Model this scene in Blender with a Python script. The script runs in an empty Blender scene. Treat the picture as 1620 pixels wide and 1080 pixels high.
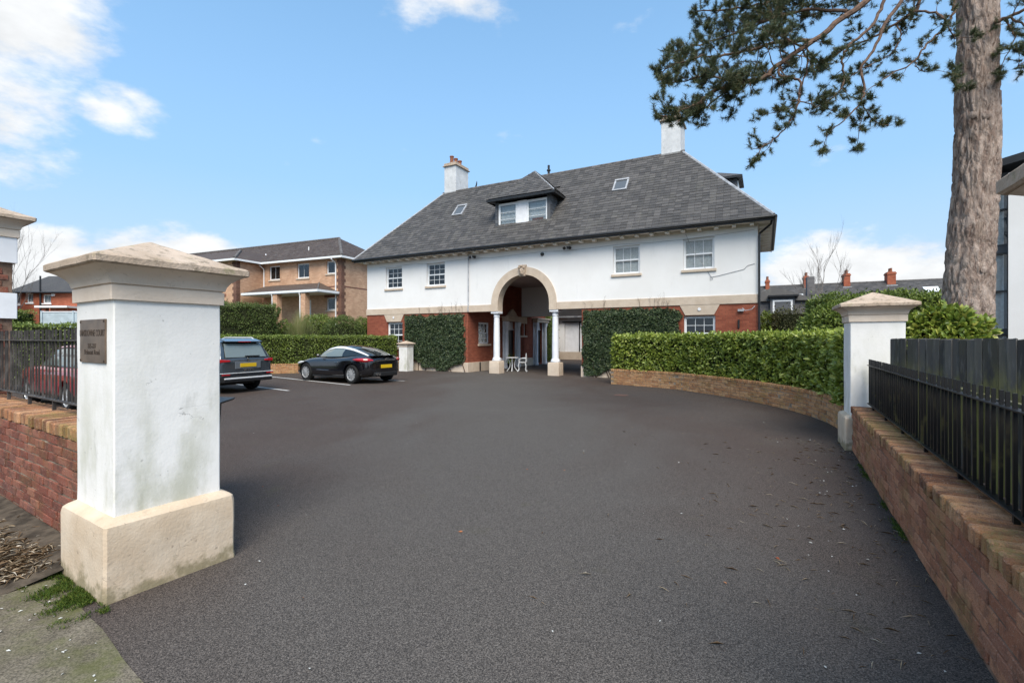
import bpy, bmesh, math, random
import numpy as np
from mathutils import Vector, Matrix, noise as mnoise
R = math.radians
random.seed(7); rng = np.random.default_rng(11)
S = bpy.context.scene
COL = S.collection

# ------------------------------------------------------------------ camera
cam_d = bpy.data.cameras.new('camera'); cam = bpy.data.objects.new('camera', cam_d); COL.objects.link(cam)
cam.location = (0, 0, 1.6); cam.rotation_euler = (R(90), 0, 0)
cam_d.sensor_width = 36; cam_d.lens = 36 * 750 / 1620; cam_d.shift_y = -4 / 1620
cam_d.clip_start = .05; cam_d.clip_end = 2000
S.camera = cam

# ------------------------------------------------------------------ sky, sun, exposure
SUN_EL, SUN_AZ = R(50), R(174)            # azimuth from +Y towards +X
w = bpy.data.worlds.new('World'); S.world = w; w.use_nodes = True
nt = w.node_tree; nt.nodes.clear()
def wn(t, **k):
    n_ = nt.nodes.new(t)
    for a, b in k.items(): setattr(n_, a, b)
    return n_
def wm(op, a, b=None, c=None, clamp=False):
    n_ = wn('ShaderNodeMath', operation=op, use_clamp=clamp)
    for i, q in enumerate((a, b, c)):
        if q is None: continue
        if isinstance(q, (int, float)): n_.inputs[i].default_value = q
        else: nt.links.new(q, n_.inputs[i])
    return n_.outputs[0]
sky = wn('ShaderNodeTexSky', sky_type='NISHITA'); sky.sun_disc = False
sky.sun_elevation = SUN_EL; sky.sun_rotation = SUN_AZ
sky.air_density = 1.0; sky.dust_density = .35; sky.ozone_density = 2.0; sky.altitude = 60
tc = wn('ShaderNodeTexCoord'); sep = wn('ShaderNodeSeparateXYZ'); nt.links.new(tc.outputs['Generated'], sep.inputs[0])
dx, dy, dz = sep.outputs
az = wm('MULTIPLY', wm('ARCTAN2', dx, dy), 180 / math.pi)
el = wm('MULTIPLY', wm('ARCSINE', dz), 180 / math.pi)
# cloud sheet: breakup noise in a flattened-dome projection, so puffs shrink towards the horizon
den = wm('ADD', wm('MAXIMUM', dz, 0.0), .55)
cx = wm('DIVIDE', dx, den); cy = wm('DIVIDE', dy, den); cc = wn('ShaderNodeCombineXYZ')
nt.links.new(cx, cc.inputs[0]); nt.links.new(cy, cc.inputs[1]); nt.links.new(wm('MULTIPLY', dz, 1.6), cc.inputs[2])
def wnoise(scale, detail, rough, off):
    mp = wn('ShaderNodeMapping'); mp.inputs['Location'].default_value = off; nt.links.new(cc.outputs[0], mp.inputs[0])
    q = wn('ShaderNodeTexNoise'); q.inputs['Scale'].default_value = scale; q.inputs['Detail'].default_value = detail; q.inputs['Roughness'].default_value = rough
    nt.links.new(mp.outputs[0], q.inputs['Vector']); return q.outputs['Fac']
n1 = wnoise(4.2, 9, .58, (3.1, 1.7, 0)); n2 = wnoise(1.8, 4, .5, (9, 4, 2)); n3 = wnoise(10, 8, .6, (1, 8, 5))
tot = wm('MULTIPLY', wm('SUBTRACT', n2, .62), 2.0)
tot = wm('MINIMUM', tot, -.25)
def blob(a, e_, ra, re, amp=1.0):
    global tot
    qa = wm('DIVIDE', wm('SUBTRACT', az, a), ra); qe = wm('DIVIDE', wm('SUBTRACT', el, e_), re)
    d2 = wm('ADD', wm('MULTIPLY', qa, qa), wm('MULTIPLY', qe, qe))
    g = wm('SUBTRACT', amp, wm('MULTIPLY', d2, amp))
    tot = wm('MAXIMUM', tot, g)
# cumulus banks round the whole sky, the ones ahead where the photograph shows them
for b in ((-54, 25, 14, 15, 1.0), (-47, 33, 10, 9, .85), (-39.5, 20.4, 4.4, 2.6, .55), (-8, 34.5, 10, 3.6, .5), (-36, 35.5, 10, 3, .45), (-35, 5.5, 8.5, 6.6, 1.0),
          (-46, 4.5, 8, 6.2, .9), (-25, 2, 10, 4.5, .6), (36, 5, 9, 6.6, .95), (46, 4, 9, 6.0, .7), (26, 3, 8, 4.6, .6), (60, 8, 10, 7, .8),
          (-75, 12, 14, 9, .8), (80, 25, 12, 8, .7), (105, 9, 16, 7, .8), (140, 30, 16, 9, .7), (165, 8, 16, 7, .8), (-110, 28, 16, 9, .8),
          (-140, 10, 16, 8, .8), (-170, 35, 14, 8, .7), (0, 62, 40, 9, .6), (-120, 60, 40, 10, .6)):
    blob(*b)
dens = wm('ADD', tot, wm('ADD', wm('MULTIPLY', wm('SUBTRACT', n1, .5), 2.6), wm('MULTIPLY', wm('SUBTRACT', n3, .5), .8)))
mr = wn('ShaderNodeMapRange', interpolation_type='SMOOTHSTEP'); nt.links.new(dens, mr.inputs[0])
mr.inputs[1].default_value = .02; mr.inputs[2].default_value = .62; mr.inputs[3].default_value = 0; mr.inputs[4].default_value = .97
# haze towards the horizon
hz = wn('ShaderNodeMapRange', interpolation_type='SMOOTHSTEP'); nt.links.new(el, hz.inputs[0])
hz.inputs[1].default_value = -2; hz.inputs[2].default_value = 55; hz.inputs[3].default_value = .96; hz.inputs[4].default_value = .12
skyc = wn('ShaderNodeMix', data_type='RGBA', blend_type='MULTIPLY'); skyc.inputs[0].default_value = 1
nt.links.new(sky.outputs[0], skyc.inputs[6]); skyc.inputs[7].default_value = (1.17, 1.37, 1.26, 1)
mh = wn('ShaderNodeMix', data_type='RGBA'); nt.links.new(hz.outputs[0], mh.inputs[0]); nt.links.new(skyc.outputs[2], mh.inputs[6])
grad = wn('ShaderNodeValToRGB'); nt.links.new(wm('DIVIDE', el, 45.0, clamp=True), grad.inputs[0])      # pale milky air low down, blue higher up
grad.color_ramp.elements[0].color = (.315, .372, .47, 1); grad.color_ramp.elements[1].color = (.125, .262, .465, 1); ge = grad.color_ramp.elements.new(.38); ge.color = (.18, .3, .475, 1)
gs = wn('ShaderNodeMix', data_type='RGBA', blend_type='MULTIPLY'); gs.inputs[0].default_value = 1; nt.links.new(grad.outputs[0], gs.inputs[6]); gs.inputs[7].default_value = (8.5, 8.45, 8.4, 1); gs.clamp_result = False
nt.links.new(gs.outputs[2], mh.inputs[7])
shade = wn('ShaderNodeMapRange'); nt.links.new(n3, shade.inputs[0]); shade.inputs[1].default_value = .3; shade.inputs[2].default_value = .65
shade.inputs[3].default_value = 3.7; shade.inputs[4].default_value = 4.5
cl = wn('ShaderNodeCombineXYZ'); nt.links.new(wm('MULTIPLY', shade.outputs[0], .975), cl.inputs[0]); nt.links.new(wm('MULTIPLY', shade.outputs[0], .99), cl.inputs[1]); nt.links.new(shade.outputs[0], cl.inputs[2])
mc = wn('ShaderNodeMix', data_type='RGBA'); nt.links.new(mr.outputs[0], mc.inputs[0]); nt.links.new(mh.outputs[2], mc.inputs[6]); nt.links.new(cl.outputs[0], mc.inputs[7])
bg = wn('ShaderNodeBackground'); bg.inputs[1].default_value = .1; nt.links.new(mc.outputs[2], bg.inputs[0])
wo = wn('ShaderNodeOutputWorld'); nt.links.new(bg.outputs[0], wo.inputs[0])

sd = bpy.data.lights.new('sun', 'SUN'); sun = bpy.data.objects.new('sun', sd); COL.objects.link(sun)
sd.energy = 2.05; sd.angle = R(38); sd.color = (1, .915, .79)
sv = Vector((math.sin(SUN_AZ) * math.cos(SUN_EL), math.cos(SUN_AZ) * math.cos(SUN_EL), math.sin(SUN_EL)))
sun.rotation_euler = sv.to_track_quat('Z', 'Y').to_euler(); sun.location = (30, -5, 30)
vs = S.view_settings; vs.view_transform = 'Standard'; vs.look = 'None'; vs.exposure = 1.25; vs.gamma = 1; vs.use_curve_mapping = False
S.render.engine = 'CYCLES'
S.cycles.max_bounces = 5; S.cycles.diffuse_bounces = 3; S.cycles.glossy_bounces = 3; S.cycles.transparent_max_bounces = 8; S.cycles.caustics_reflective = False; S.cycles.caustics_refractive = False

# ------------------------------------------------------------------ material helpers
class NT:
    def __init__(s, name):
        s.m = bpy.data.materials.new(name); s.m.use_nodes = True; s.t = s.m.node_tree
        s.b = s.t.nodes['Principled BSDF']; s.out = s.t.nodes['Material Output']; s._pos = None
    def n(s, t, **k):
        q = s.t.nodes.new(t)
        for a, b in k.items(): setattr(q, a, b)
        return q
    def link(s, a, b): s.t.links.new(a, b)
    def setin(s, sock, v):
        if hasattr(v, 'is_linked') or isinstance(v, bpy.types.NodeSocket): s.link(v, sock)
        else: sock.default_value = v
    def math(s, op, a, b=0.0, clamp=False):
        q = s.n('ShaderNodeMath', operation=op, use_clamp=clamp); s.setin(q.inputs[0], a); s.setin(q.inputs[1], b); return q.outputs[0]
    def pos(s):
        if s._pos is None: s._pos = s.n('ShaderNodeNewGeometry')
        return s._pos.outputs['Position']
    def obj(s): return s.n('ShaderNodeTexCoord').outputs['Object']
    def uv(s): return s.n('ShaderNodeTexCoord').outputs['UV']
    def mapv(s, v, scale=(1, 1, 1), loc=(0, 0, 0)):
        q = s.n('ShaderNodeMapping'); q.inputs['Scale'].default_value = scale; q.inputs['Location'].default_value = loc; s.link(v, q.inputs[0]); return q.outputs[0]
    def noise(s, v, scale, detail=4, rough=.55, dist=0.0):
        q = s.n('ShaderNodeTexNoise'); q.inputs['Scale'].default_value = scale; q.inputs['Detail'].default_value = detail
        q.inputs['Roughness'].default_value = rough; q.inputs['Distortion'].default_value = dist; s.link(v, q.inputs['Vector']); return q.outputs['Fac']
    def voro(s, v, scale, feature='F1', out='Distance'):
        q = s.n('ShaderNodeTexVoronoi', feature=feature); q.inputs['Scale'].default_value = scale; s.link(v, q.inputs['Vector']); return q.outputs[out]
    def rng(s, v, a, b, c=0.0, d=1.0, smooth=True):
        q = s.n('ShaderNodeMapRange', interpolation_type='SMOOTHSTEP' if smooth else 'LINEAR'); s.link(v, q.inputs[0])
        for i, x in enumerate((a, b, c, d)): q.inputs[i + 1].default_value = x
        return q.outputs[0]
    def mix(s, f, a, b, bt='MIX'):
        q = s.n('ShaderNodeMix', data_type='RGBA', blend_type=bt); s.setin(q.inputs[0], f)
        for k, c in ((6, a), (7, b)):
            if isinstance(c, tuple): q.inputs[k].default_value = (*c[:3], 1)
            else: s.link(c, q.inputs[k])
        return q.outputs[2]
    def rand(s):
        o = s.n('ShaderNodeObjectInfo').outputs['Random']; g = s.n('ShaderNodeNewGeometry').outputs['Random Per Island']
        return s.math('FRACT', s.math('ADD', o, g))
    def ramp(s, f, stops):
        q = s.n('ShaderNodeValToRGB'); s.link(f, q.inputs[0]); e_ = q.color_ramp.elements
        while len(e_) < len(stops): e_.new(.5)
        for k, (p, c) in enumerate(stops): e_[k].position = p; e_[k].color = (*c, 1)
        return q.outputs[0]
    def bump(s, h, strength=.3, dist=.01):
        q = s.n('ShaderNodeBump'); q.inputs['Strength'].default_value = strength; q.inputs['Distance'].default_value = dist
        s.link(h, q.inputs['Height']); s.link(q.outputs[0], s.b.inputs['Normal'])
    def fin(s, col, rough=.8, spec=.3, metal=0.0, **k):
        s.setin(s.b.inputs['Base Color'], (*col, 1) if isinstance(col, tuple) else col); s.setin(s.b.inputs['Roughness'], rough)
        s.b.inputs['Specular IOR Level'].default_value = spec; s.b.inputs['Metallic'].default_value = metal
        for a, b in k.items(): s.b.inputs[a.replace('_', ' ')].default_value = b
        return s.m
def simple(name, c, rough=.6, spec=.4, var=.12, sc=6.0, metal=0.0, bump=0.0, bsc=60.0, **k):
    t = NT(name); p = t.obj(); f = t.noise(p, sc, 5)
    lo = tuple(x * (1 - var) for x in c); hi = tuple(min(1, x * (1 + var)) for x in c)
    if bump: t.bump(t.noise(p, bsc, 3), bump, .01)
    return t.fin(t.mix(t.rng(f, .3, .7), lo, hi), rough, spec, metal, **k)
M = {}
def tarmac():
    t = NT('tarmac'); p = t.pos()
    big = t.noise(t.mapv(p, (.32, .22, 1)), 1, 3, .6, .6); mid = t.noise(p, 1.7, 3, .6)
    vq = t.n('ShaderNodeTexVoronoi', feature='F1'); vq.inputs['Scale'].default_value = 190; t.link(p, vq.inputs['Vector']); v = vq.outputs['Distance']
    sp = t.n('ShaderNodeSeparateXYZ'); t.link(vq.outputs['Color'], sp.inputs[0])
    fine = t.noise(p, 110, 2, .7); pat = t.rng(t.math('ADD', big, t.math('MULTIPLY', t.math('SUBTRACT', mid, .5), .35)), .36, .62)
    px_ = t.n('ShaderNodeSeparateXYZ'); t.link(p, px_.inputs[0])          # paler worn strip where cars drive in from the gate to the bays
    dist_ = t.math('ABSOLUTE', t.math('SUBTRACT', px_.outputs[0], t.math('MULTIPLY', t.math('SUBTRACT', px_.outputs[1], 4.0), -.06)))
    wear = t.rng(t.math('ADD', dist_, t.math('MULTIPLY', t.math('SUBTRACT', big, .5), 5.0)), .6, 3.6, 1, 0)
    base = t.mix(t.math('MAXIMUM', t.math('MULTIPLY', pat, .35), t.math('MULTIPLY', wear, .9)), (.08, .06, .051), (.108, .099, .091))
    c = t.mix(1, base, t.mix(t.math('POWER', sp.outputs[0], 1.3), (.42, .41, .41), (1.8, 1.76, 1.72)), 'MULTIPLY')
    c = t.mix(t.rng(fine, .36, .62), t.mix(1, c, (.5, .5, .5), 'MULTIPLY'), c)
    c = t.mix(t.math('MULTIPLY', t.rng(mid, .62, .75), .25), c, (.075, .07, .035))
    t.bump(t.math('ADD', t.math('MULTIPLY', v, -1.4), t.math('MULTIPLY', fine, .8)), .3, .004)
    return t.fin(c, t.rng(big, .3, .7, .78, .9), .25)
M['tarmac'] = tarmac()
def pavement():
    t = NT('pavement'); p = t.pos(); f = t.noise(p, 3.5, 6, .65); g = t.noise(p, 110, 3, .7)
    c = t.mix(t.rng(f, .3, .7), (.1, .085, .062), (.165, .142, .108)); c = t.mix(1, c, t.mix(t.rng(g, .3, .7), (.45, .45, .45), (1.6, 1.6, 1.6)), 'MULTIPLY')
    sp = t.n('ShaderNodeSeparateXYZ'); t.link(p, sp.inputs[0])
    near = t.rng(t.math('SUBTRACT', sp.outputs[1], t.math('MULTIPLY', sp.outputs[0], -.62)), .55, 1.15)
    gm = t.math('MULTIPLY', near, t.rng(t.noise(p, 3.2, 5, .65), .42, .66)); c = t.mix(t.math('MULTIPLY', gm, .6), c, (.105, .115, .03))
    t.bump(g, .6, .005); return t.fin(c, .9, .25)
M['pavement'] = pavement()
M['soil'] = simple('soil', (.075, .06, .045), .95, .2, .5, 9, bump=.9, bsc=35)
M['ground'] = simple('meadow', (.06, .075, .03), .95, .2, .4, .8, bump=.5, bsc=20)
M['linepaint'] = simple('line_paint', (.62, .62, .6), .7, .3, .18, 9, bump=.2)
def render_white():
    t = NT('white_render'); p = t.pos(); f = t.noise(p, .7, 5, .6); g = t.noise(t.mapv(p, (2.2, 2.2, .35)), 2, 5, .6)
    c = t.mix(t.rng(f, .35, .7), (.77, .755, .735), (.82, .81, .795)); c = t.mix(t.math('MULTIPLY', t.rng(g, .56, .75), .22), c, (.56, .56, .55))
    t.bump(t.noise(p, 70, 3), .12, .004); return t.fin(c, .85, .25)
M['render'] = render_white()
def pillar_white():
    t = NT('pillar_paint'); p = t.pos(); f = t.noise(t.mapv(p, (1, 1, .45)), 3.2, 6, .62); g = t.noise(t.mapv(p, (1, 1, .3)), 7, 6, .65)
    sp = t.n('ShaderNodeSeparateXYZ'); t.link(p, sp.inputs[0]); low = t.rng(sp.outputs[2], .4, 1.55, 1, .25)
    c = t.mix(t.rng(t.noise(p, 1.3, 3), .35, .65), (.76, .74, .71), (.83, .81, .78))
    c = t.mix(t.math('MULTIPLY', t.math('MULTIPLY', t.rng(f, .42, .66), low), .75), c, (.44, .44, .33))
    c = t.mix(t.math('MULTIPLY', t.math('MULTIPLY', t.rng(g, .57, .72), low), .6), c, (.33, .33, .27))
    c = t.mix(t.math('MULTIPLY', t.rng(t.noise(p, 34, 2), .72, .76), .6), c, (.4, .39, .36))
    ck = t.math('MULTIPLY', t.rng(t.math('ABSOLUTE', t.math('SUBTRACT', t.noise(t.mapv(p, (1, 1, 2.2)), 2.3, 5, .6), .5)), .0, .006, 1, 0), t.rng(t.noise(p, 2.2, 2), .66, .7)); c = t.mix(t.math('MULTIPLY', ck, .7), c, (.2, .19, .17))
    t.bump(t.math('SUBTRACT', t.math('ADD', t.noise(p, 60, 4), t.math('MULTIPLY', t.noise(p, 7, 3), 2.5)), t.math('MULTIPLY', ck, 2.0)), .22, .006); return t.fin(c, .8, .25)
M['pillar'] = pillar_white()
def cream(name, c0, c1, dirt=.45):
    t = NT(name); p = t.pos(); f = t.noise(p, 3.1, 6, .62); g = t.noise(t.mapv(p, (1, 1, .6)), 8, 6, .65)
    c = t.mix(t.rng(f, .32, .68), c0, c1); c = t.mix(t.math('MULTIPLY', t.rng(g, .55, .72), dirt), c, tuple(x * .52 for x in c0))
    c = t.mix(t.math('MULTIPLY', t.rng(t.noise(p, 30, 2), .68, .74), dirt), c, (.14, .11, .09))
    if dirt > .41:                                   # mud splash and algae with a ragged upper edge
        zz = t.n('ShaderNodeSeparateXYZ'); t.link(p, zz.inputs[0]); sm = t.rng(t.math('ADD', zz.outputs[2], t.math('MULTIPLY', t.math('SUBTRACT', t.noise(p, 9, 5, .65), .5), .45)), .0, .13, .8, 0); c = t.mix(sm, c, (.2, .17, .095))
    ck = t.math('MULTIPLY', t.rng(t.math('ABSOLUTE', t.math('SUBTRACT', t.noise(t.mapv(p, (1, 1, 2.5)), 2.9, 5, .6), .5)), .0, .007, 1, 0), t.rng(t.noise(p, 2.6, 2), .62, .66)); c = t.mix(t.math('MULTIPLY', ck, dirt * 1.5), c, (.16, .12, .09))
    t.bump(t.math('SUBTRACT', t.math('ADD', t.noise(p, 55, 4), t.math('MULTIPLY', t.noise(p, 6, 3), 2)), t.math('MULTIPLY', ck, 2.0)), .42, .007); return t.fin(c, .88, .2)
M['cream'] = cream('cream_masonry_paint', (.53, .43, .335), (.6, .5, .40), .16)
M['chimney_render'] = cream('stained_chimney_render', (.54, .55, .56), (.66, .67, .68), .4)
M['plinth'] = cream('plinth_paint', (.55, .43, .31), (.64, .53, .41), .42)
M['cove'] = cream('cove_paint', (.64, .53, .43), (.71, .6, .5), .2)
def stonecap():
    t = NT('weathered_cap_stone'); p = t.pos(); f = t.noise(p, 4, 6, .65); g = t.noise(p, 16, 6, .7); l = t.noise(p, 7, 5, .6)
    c = t.mix(t.rng(f, .3, .7), (.42, .325, .245), (.56, .45, .36)); c = t.mix(t.math('MULTIPLY', t.rng(g, .48, .68), .7), c, (.13, .105, .07))
    c = t.mix(t.math('MULTIPLY', t.rng(l, .58, .7), .5), c, (.25, .24, .11)); t.bump(t.math('ADD', g, t.noise(p, 70, 3)), .6, .008); return t.fin(c, .92, .2)
M['cap'] = stonecap()
def brick_piece(name, cols, moss=.3, dark=.35):
    t = NT(name); p = t.pos(); r = t.rand(); c = t.ramp(r, cols); g = t.noise(p, 11, 5, .68); h = t.noise(p, 85, 3, .65); b = t.noise(p, 2.1, 5, .62); pit = t.noise(p, 190, 2, .6)
    c = t.mix(t.math('MULTIPLY', t.rng(g, .46, .66), dark), c, (.055, .038, .032)); c = t.mix(t.math('MULTIPLY', t.rng(h, .55, .7), .5), c, (.5, .38, .31))
    c = t.mix(t.math('MULTIPLY', t.rng(pit, .52, .66), .55), c, (.06, .035, .028))
    c = t.mix(t.math('MULTIPLY', t.math('MULTIPLY', t.rng(b, .47, .66), t.rng(h, .35, .6)), moss), c, (.22, .19, .055)); t.bump(t.math('ADD', h, t.math('MULTIPLY', pit, .7)), .7, .008); return t.fin(c, .92, .2)
M['brick_red'] = brick_piece('red_brick', [(0, (.3, .12, .07)), (.35, (.42, .18, .1)), (.7, (.52, .25, .14)), (1, (.34, .15, .095))], .45, .45)
M['brick_cope'] = brick_piece('coping_brick', [(0, (.17, .075, .045)), (.35, (.42, .2, .1)), (.7, (.56, .31, .17)), (1, (.28, .15, .085))], .8, .55)
M['brick_dark'] = brick_piece('dark_red_brick', [(0, (.15, .05, .036)), (.4, (.24, .08, .055)), (.75, (.31, .125, .085)), (1, (.18, .075, .06))], .3, .6)
M['brick_tan'] = brick_piece('brown_brick', [(0, (.4, .19, .085)), (.4, (.52, .275, .125)), (.7, (.6, .35, .175)), (1, (.45, .22, .1))], .5, .38)
M['mortar'] = simple('mortar', (.27, .22, .165), .95, .2, .35, 8, bump=.6, bsc=80)
M['quoin'] = brick_piece('brown_quoin_brick', [(0, (.12, .06, .045)), (.5, (.18, .09, .065)), (1, (.23, .13, .095))], .1, .4)
M['mortar_red'] = simple('stained_mortar', (.2, .13, .095), .95, .2, .35, 8, bump=.6, bsc=80)
def brick_tex(name, c1, c2, mort, w_=.225, h_=.075):
    t = NT(name); q = t.n('ShaderNodeTexBrick'); t.link(t.uv(), q.inputs['Vector']); q.inputs['Scale'].default_value = 1
    q.inputs['Color1'].default_value = (*c1, 1); q.inputs['Color2'].default_value = (*c2, 1); q.inputs['Mortar'].default_value = (*mort, 1)
    q.inputs['Mortar Size'].default_value = .006; q.inputs['Brick Width'].default_value = w_; q.inputs['Row Height'].default_value = h_; q.inputs['Bias'].default_value = 0
    q.inputs['Mortar Smooth'].default_value = .2; f = t.noise(t.pos(), 1.1, 6, .65); c = t.mix(t.math('MULTIPLY', t.rng(f, .35, .7), .45), q.outputs['Color'], tuple(x * .55 for x in c1))
    t.bump(t.math('MULTIPLY', q.outputs['Fac'], -1), .5, .006); return t.fin(c, .88, .25)
M['house_brick'] = brick_tex('house_red_brick', (.25, .068, .04), (.34, .105, .06), (.17, .075, .05))
M['apt_brick'] = brick_tex('apartment_tan_brick', (.56, .32, .2), (.69, .44, .285), (.48, .34, .25))
M['terr_brick'] = brick_tex('terrace_red_brick', (.33, .085, .045), (.43, .14, .075), (.28, .14, .1))
M['stone_wall'] = brick_tex('grey_rubble_wall', (.12, .115, .12), (.19, .18, .18), (.22, .21, .2), .4, .16)
def slate(name, a, b, lich=.25):
    t = NT(name); p = t.pos(); r = t.rand(); c = t.mix(t.math('POWER', r, 1.4), a, b); f = t.noise(t.mapv(p, (1, 1, .4)), 2.2, 6, .65); g = t.noise(p, 14, 5, .65)
    c = t.mix(t.math('MULTIPLY', t.rng(f, .5, .7), .35), c, (.125, .118, .1)); c = t.mix(t.math('MULTIPLY', t.rng(g, .58, .75), lich), c, (.16, .14, .105))
    t.bump(g, .4, .006); return t.fin(c, t.rng(g, .3, .7, .5, .75), .4)
M['slate'] = slate('slate', (.052, .049, .048), (.1, .093, .089), .3)
M['slate_hung'] = slate('slate_hanging', (.075, .08, .09), (.12, .125, .135), .1)
M['ridge'] = simple('ridge_tile', (.12, .11, .105), .8, .3, .45, 7, bump=.4)
M['lead'] = simple('lead_flashing', (.36, .37, .39), .55, .4, .25, 6)
M['tile_brown'] = slate('brown_roof_tile', (.065, .045, .036), (.1, .074, .06), .1)
M['black_metal'] = simple('black_gutter', (.012, .012, .013), .4, .5, .3)
M['white_upvc'] = simple('white_window_frame', (.8, .81, .82), .4, .45, .04)
M['white_paint'] = simple('white_gloss_paint', (.8, .8, .82), .42, .45, .06, 4)
M['col_white'] = simple('white_column_paint', (.76, .78, .82), .5, .4, .06, 3)
M['soffit'] = cream('cream_soffit_paint', (.7, .62, .53), (.76, .69, .6), .08)
M['plaster'] = simple('passage_plaster', (.5, .42, .4), .9, .2, .1, 2)
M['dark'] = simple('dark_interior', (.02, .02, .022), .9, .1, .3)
M['curtain'] = simple('net_curtain', (.62, .64, .66), .9, .1, .12, 14)
M['blind_g'] = simple('green_stained_panel', (.05, .11, .075), .5, .3, .4, 4)
M['terracotta'] = simple('terracotta', (.24, .095, .055), .85, .25, .35, 9, bump=.4)
M['dish'] = simple('grey_dish', (.02, .022, .026), .7, .4, .1)
M['doorblack'] = simple('black_door_paint', (.012, .016, .016), .3, .5, .2)
def glass():
    t = NT('window_glass'); gl = t.n('ShaderNodeBsdfGlossy'); gl.inputs['Roughness'].default_value = .015; gl.inputs['Color'].default_value = (.95, .97, 1, 1)
    tr = t.n('ShaderNodeBsdfTransparent'); tr.inputs[0].default_value = (.88, .9, .9, 1); lw = t.n('ShaderNodeLayerWeight'); lw.inputs[0].default_value = .15
    ms = t.n('ShaderNodeMixShader'); t.link(t.rng(lw.outputs['Fresnel'], 0, 1, .03, .9, False), ms.inputs[0]); t.link(tr.outputs[0], ms.inputs[1]); t.link(gl.outputs[0], ms.inputs[2])
    t.link(ms.outputs[0], t.out.inputs[0]); return t.m
M['glass'] = glass()
M['carglass'] = NT('dark_car_glass').fin((.012, .016, .017), .04, .75)
M['carglass_sheen'] = NT('pale_car_glass').fin((.15, .18, .175), .05, .9)  # pale base colour stands in for reflections on the panes
def leafmat(name, cols, rough=.4, spec=.5, trans=.18):
    t = NT(name); r = t.rand(); c = t.ramp(r, cols); f = t.noise(t.pos(), 1.6, 3); c = t.mix(t.math('MULTIPLY', t.rng(f, .4, .7), .3), c, cols[0][1])
    m = t.fin(c, rough, spec); td = t.n('ShaderNodeBsdfTranslucent'); t.link(c, td.inputs[0]); ms = t.n('ShaderNodeMixShader'); ms.inputs[0].default_value = trans
    t.link(t.b.outputs[0], ms.inputs[1]); t.link(td.outputs[0], ms.inputs[2]); t.link(ms.outputs[0], t.out.inputs[0]); return m
M['laurel'] = leafmat('laurel_leaf', [(0, (.13, .18, .028)), (.5, (.28, .35, .055)), (.85, (.38, .45, .085)), (1, (.5, .52, .13))], .36, .5, .22)
M['laurel_y'] = leafmat('yellow_green_leaf', [(0, (.09, .14, .025)), (.4, (.19, .26, .04)), (.8, (.32, .37, .06)), (1, (.42, .41, .1))], .36, .5, .25)
M['privet'] = leafmat('privet_leaf', [(0, (.08, .115, .022)), (.5, (.165, .225, .04)), (1, (.28, .34, .07))], .42, .45)
M['conifer'] = leafmat('dark_hedge_leaf', [(0, (.05, .08, .018)), (.6, (.11, .155, .036)), (1, (.18, .23, .06))], .5, .4)
M['midhedge'] = leafmat('mid_green_leaf', [(0, (.085, .125, .024)), (.5, (.165, .225, .042)), (1, (.27, .33, .07))], .45, .4)
M['olive'] = leafmat('brown_hedge_leaf', [(0, (.05, .045, .022)), (.5, (.085, .085, .035)), (1, (.12, .13, .045))], .55, .3)
M['ivy'] = leafmat('ivy_leaf', [(0, (.022, .038, .017)), (.5, (.045, .07, .03)), (.85, (.065, .1, .042)), (1, (.13, .15, .06))], .5, .35, .1)
M['needle'] = leafmat('pine_needle', [(0, (.045, .065, .034)), (.5, (.085, .115, .055)), (.82, (.12, .14, .06)), (1, (.23, .15, .065))], .5, .35, .15)
M['grass'] = leafmat('grass_blade', [(0, (.13, .17, .05)), (.5, (.24, .26, .09)), (1, (.42, .37, .2))], .55, .3, .25)
M['moss'] = leafmat('moss_blade', [(0, (.035, .075, .012)), (.6, (.09, .14, .02)), (1, (.16, .18, .035))], .7, .2, .2)
M['twig'] = simple('twig_bark', (.1, .065, .045), .9, .2, .4, 20)
M['pinetwig'] = simple('pine_twig_bark', (.12, .075, .053), .85, .25, .4, 14, bump=.5, bsc=50)
M['grey_twig'] = simple('bare_tree_bark', (.16, .14, .125), .9, .2, .3, 10)
M['litter'] = leafmat('dead_leaf_litter', [(0, (.1, .06, .03)), (.4, (.22, .15, .09)), (.8, (.36, .29, .2)), (1, (.55, .5, .42))], .85, .2, .05)
M['chips'] = leafmat('pale_petal', [(0, (.45, .44, .4)), (1, (.75, .75, .72))], .8, .2, .05)
M['redleaf'] = leafmat('rust_leaf', [(0, (.3, .08, .03)), (1, (.42, .2, .09))], .7, .3, .1)
def bark():
    t = NT('pine_bark'); p = t.pos(); q = t.mapv(p, (1, 1, .33)); f = t.noise(q, 8, 4, .62, .6); g = t.noise(q, 34, 4, .65); v = t.noise(q, 15, 4, .65, .8)
    c = t.mix(t.rng(f, .32, .66), (.21, .15, .122), (.42, .335, .285)); c = t.mix(t.math('MULTIPLY', t.rng(g, .5, .72), .55), c, (.42, .36, .32))
    c = t.mix(t.math('MULTIPLY', t.rng(v, .55, .68), .75), c, (.085, .05, .038)); t.bump(t.math('ADD', t.math('MULTIPLY', v, -2.0), g), .9, .03); return t.fin(c, .92, .2)
M['bark'] = bark()
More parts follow.
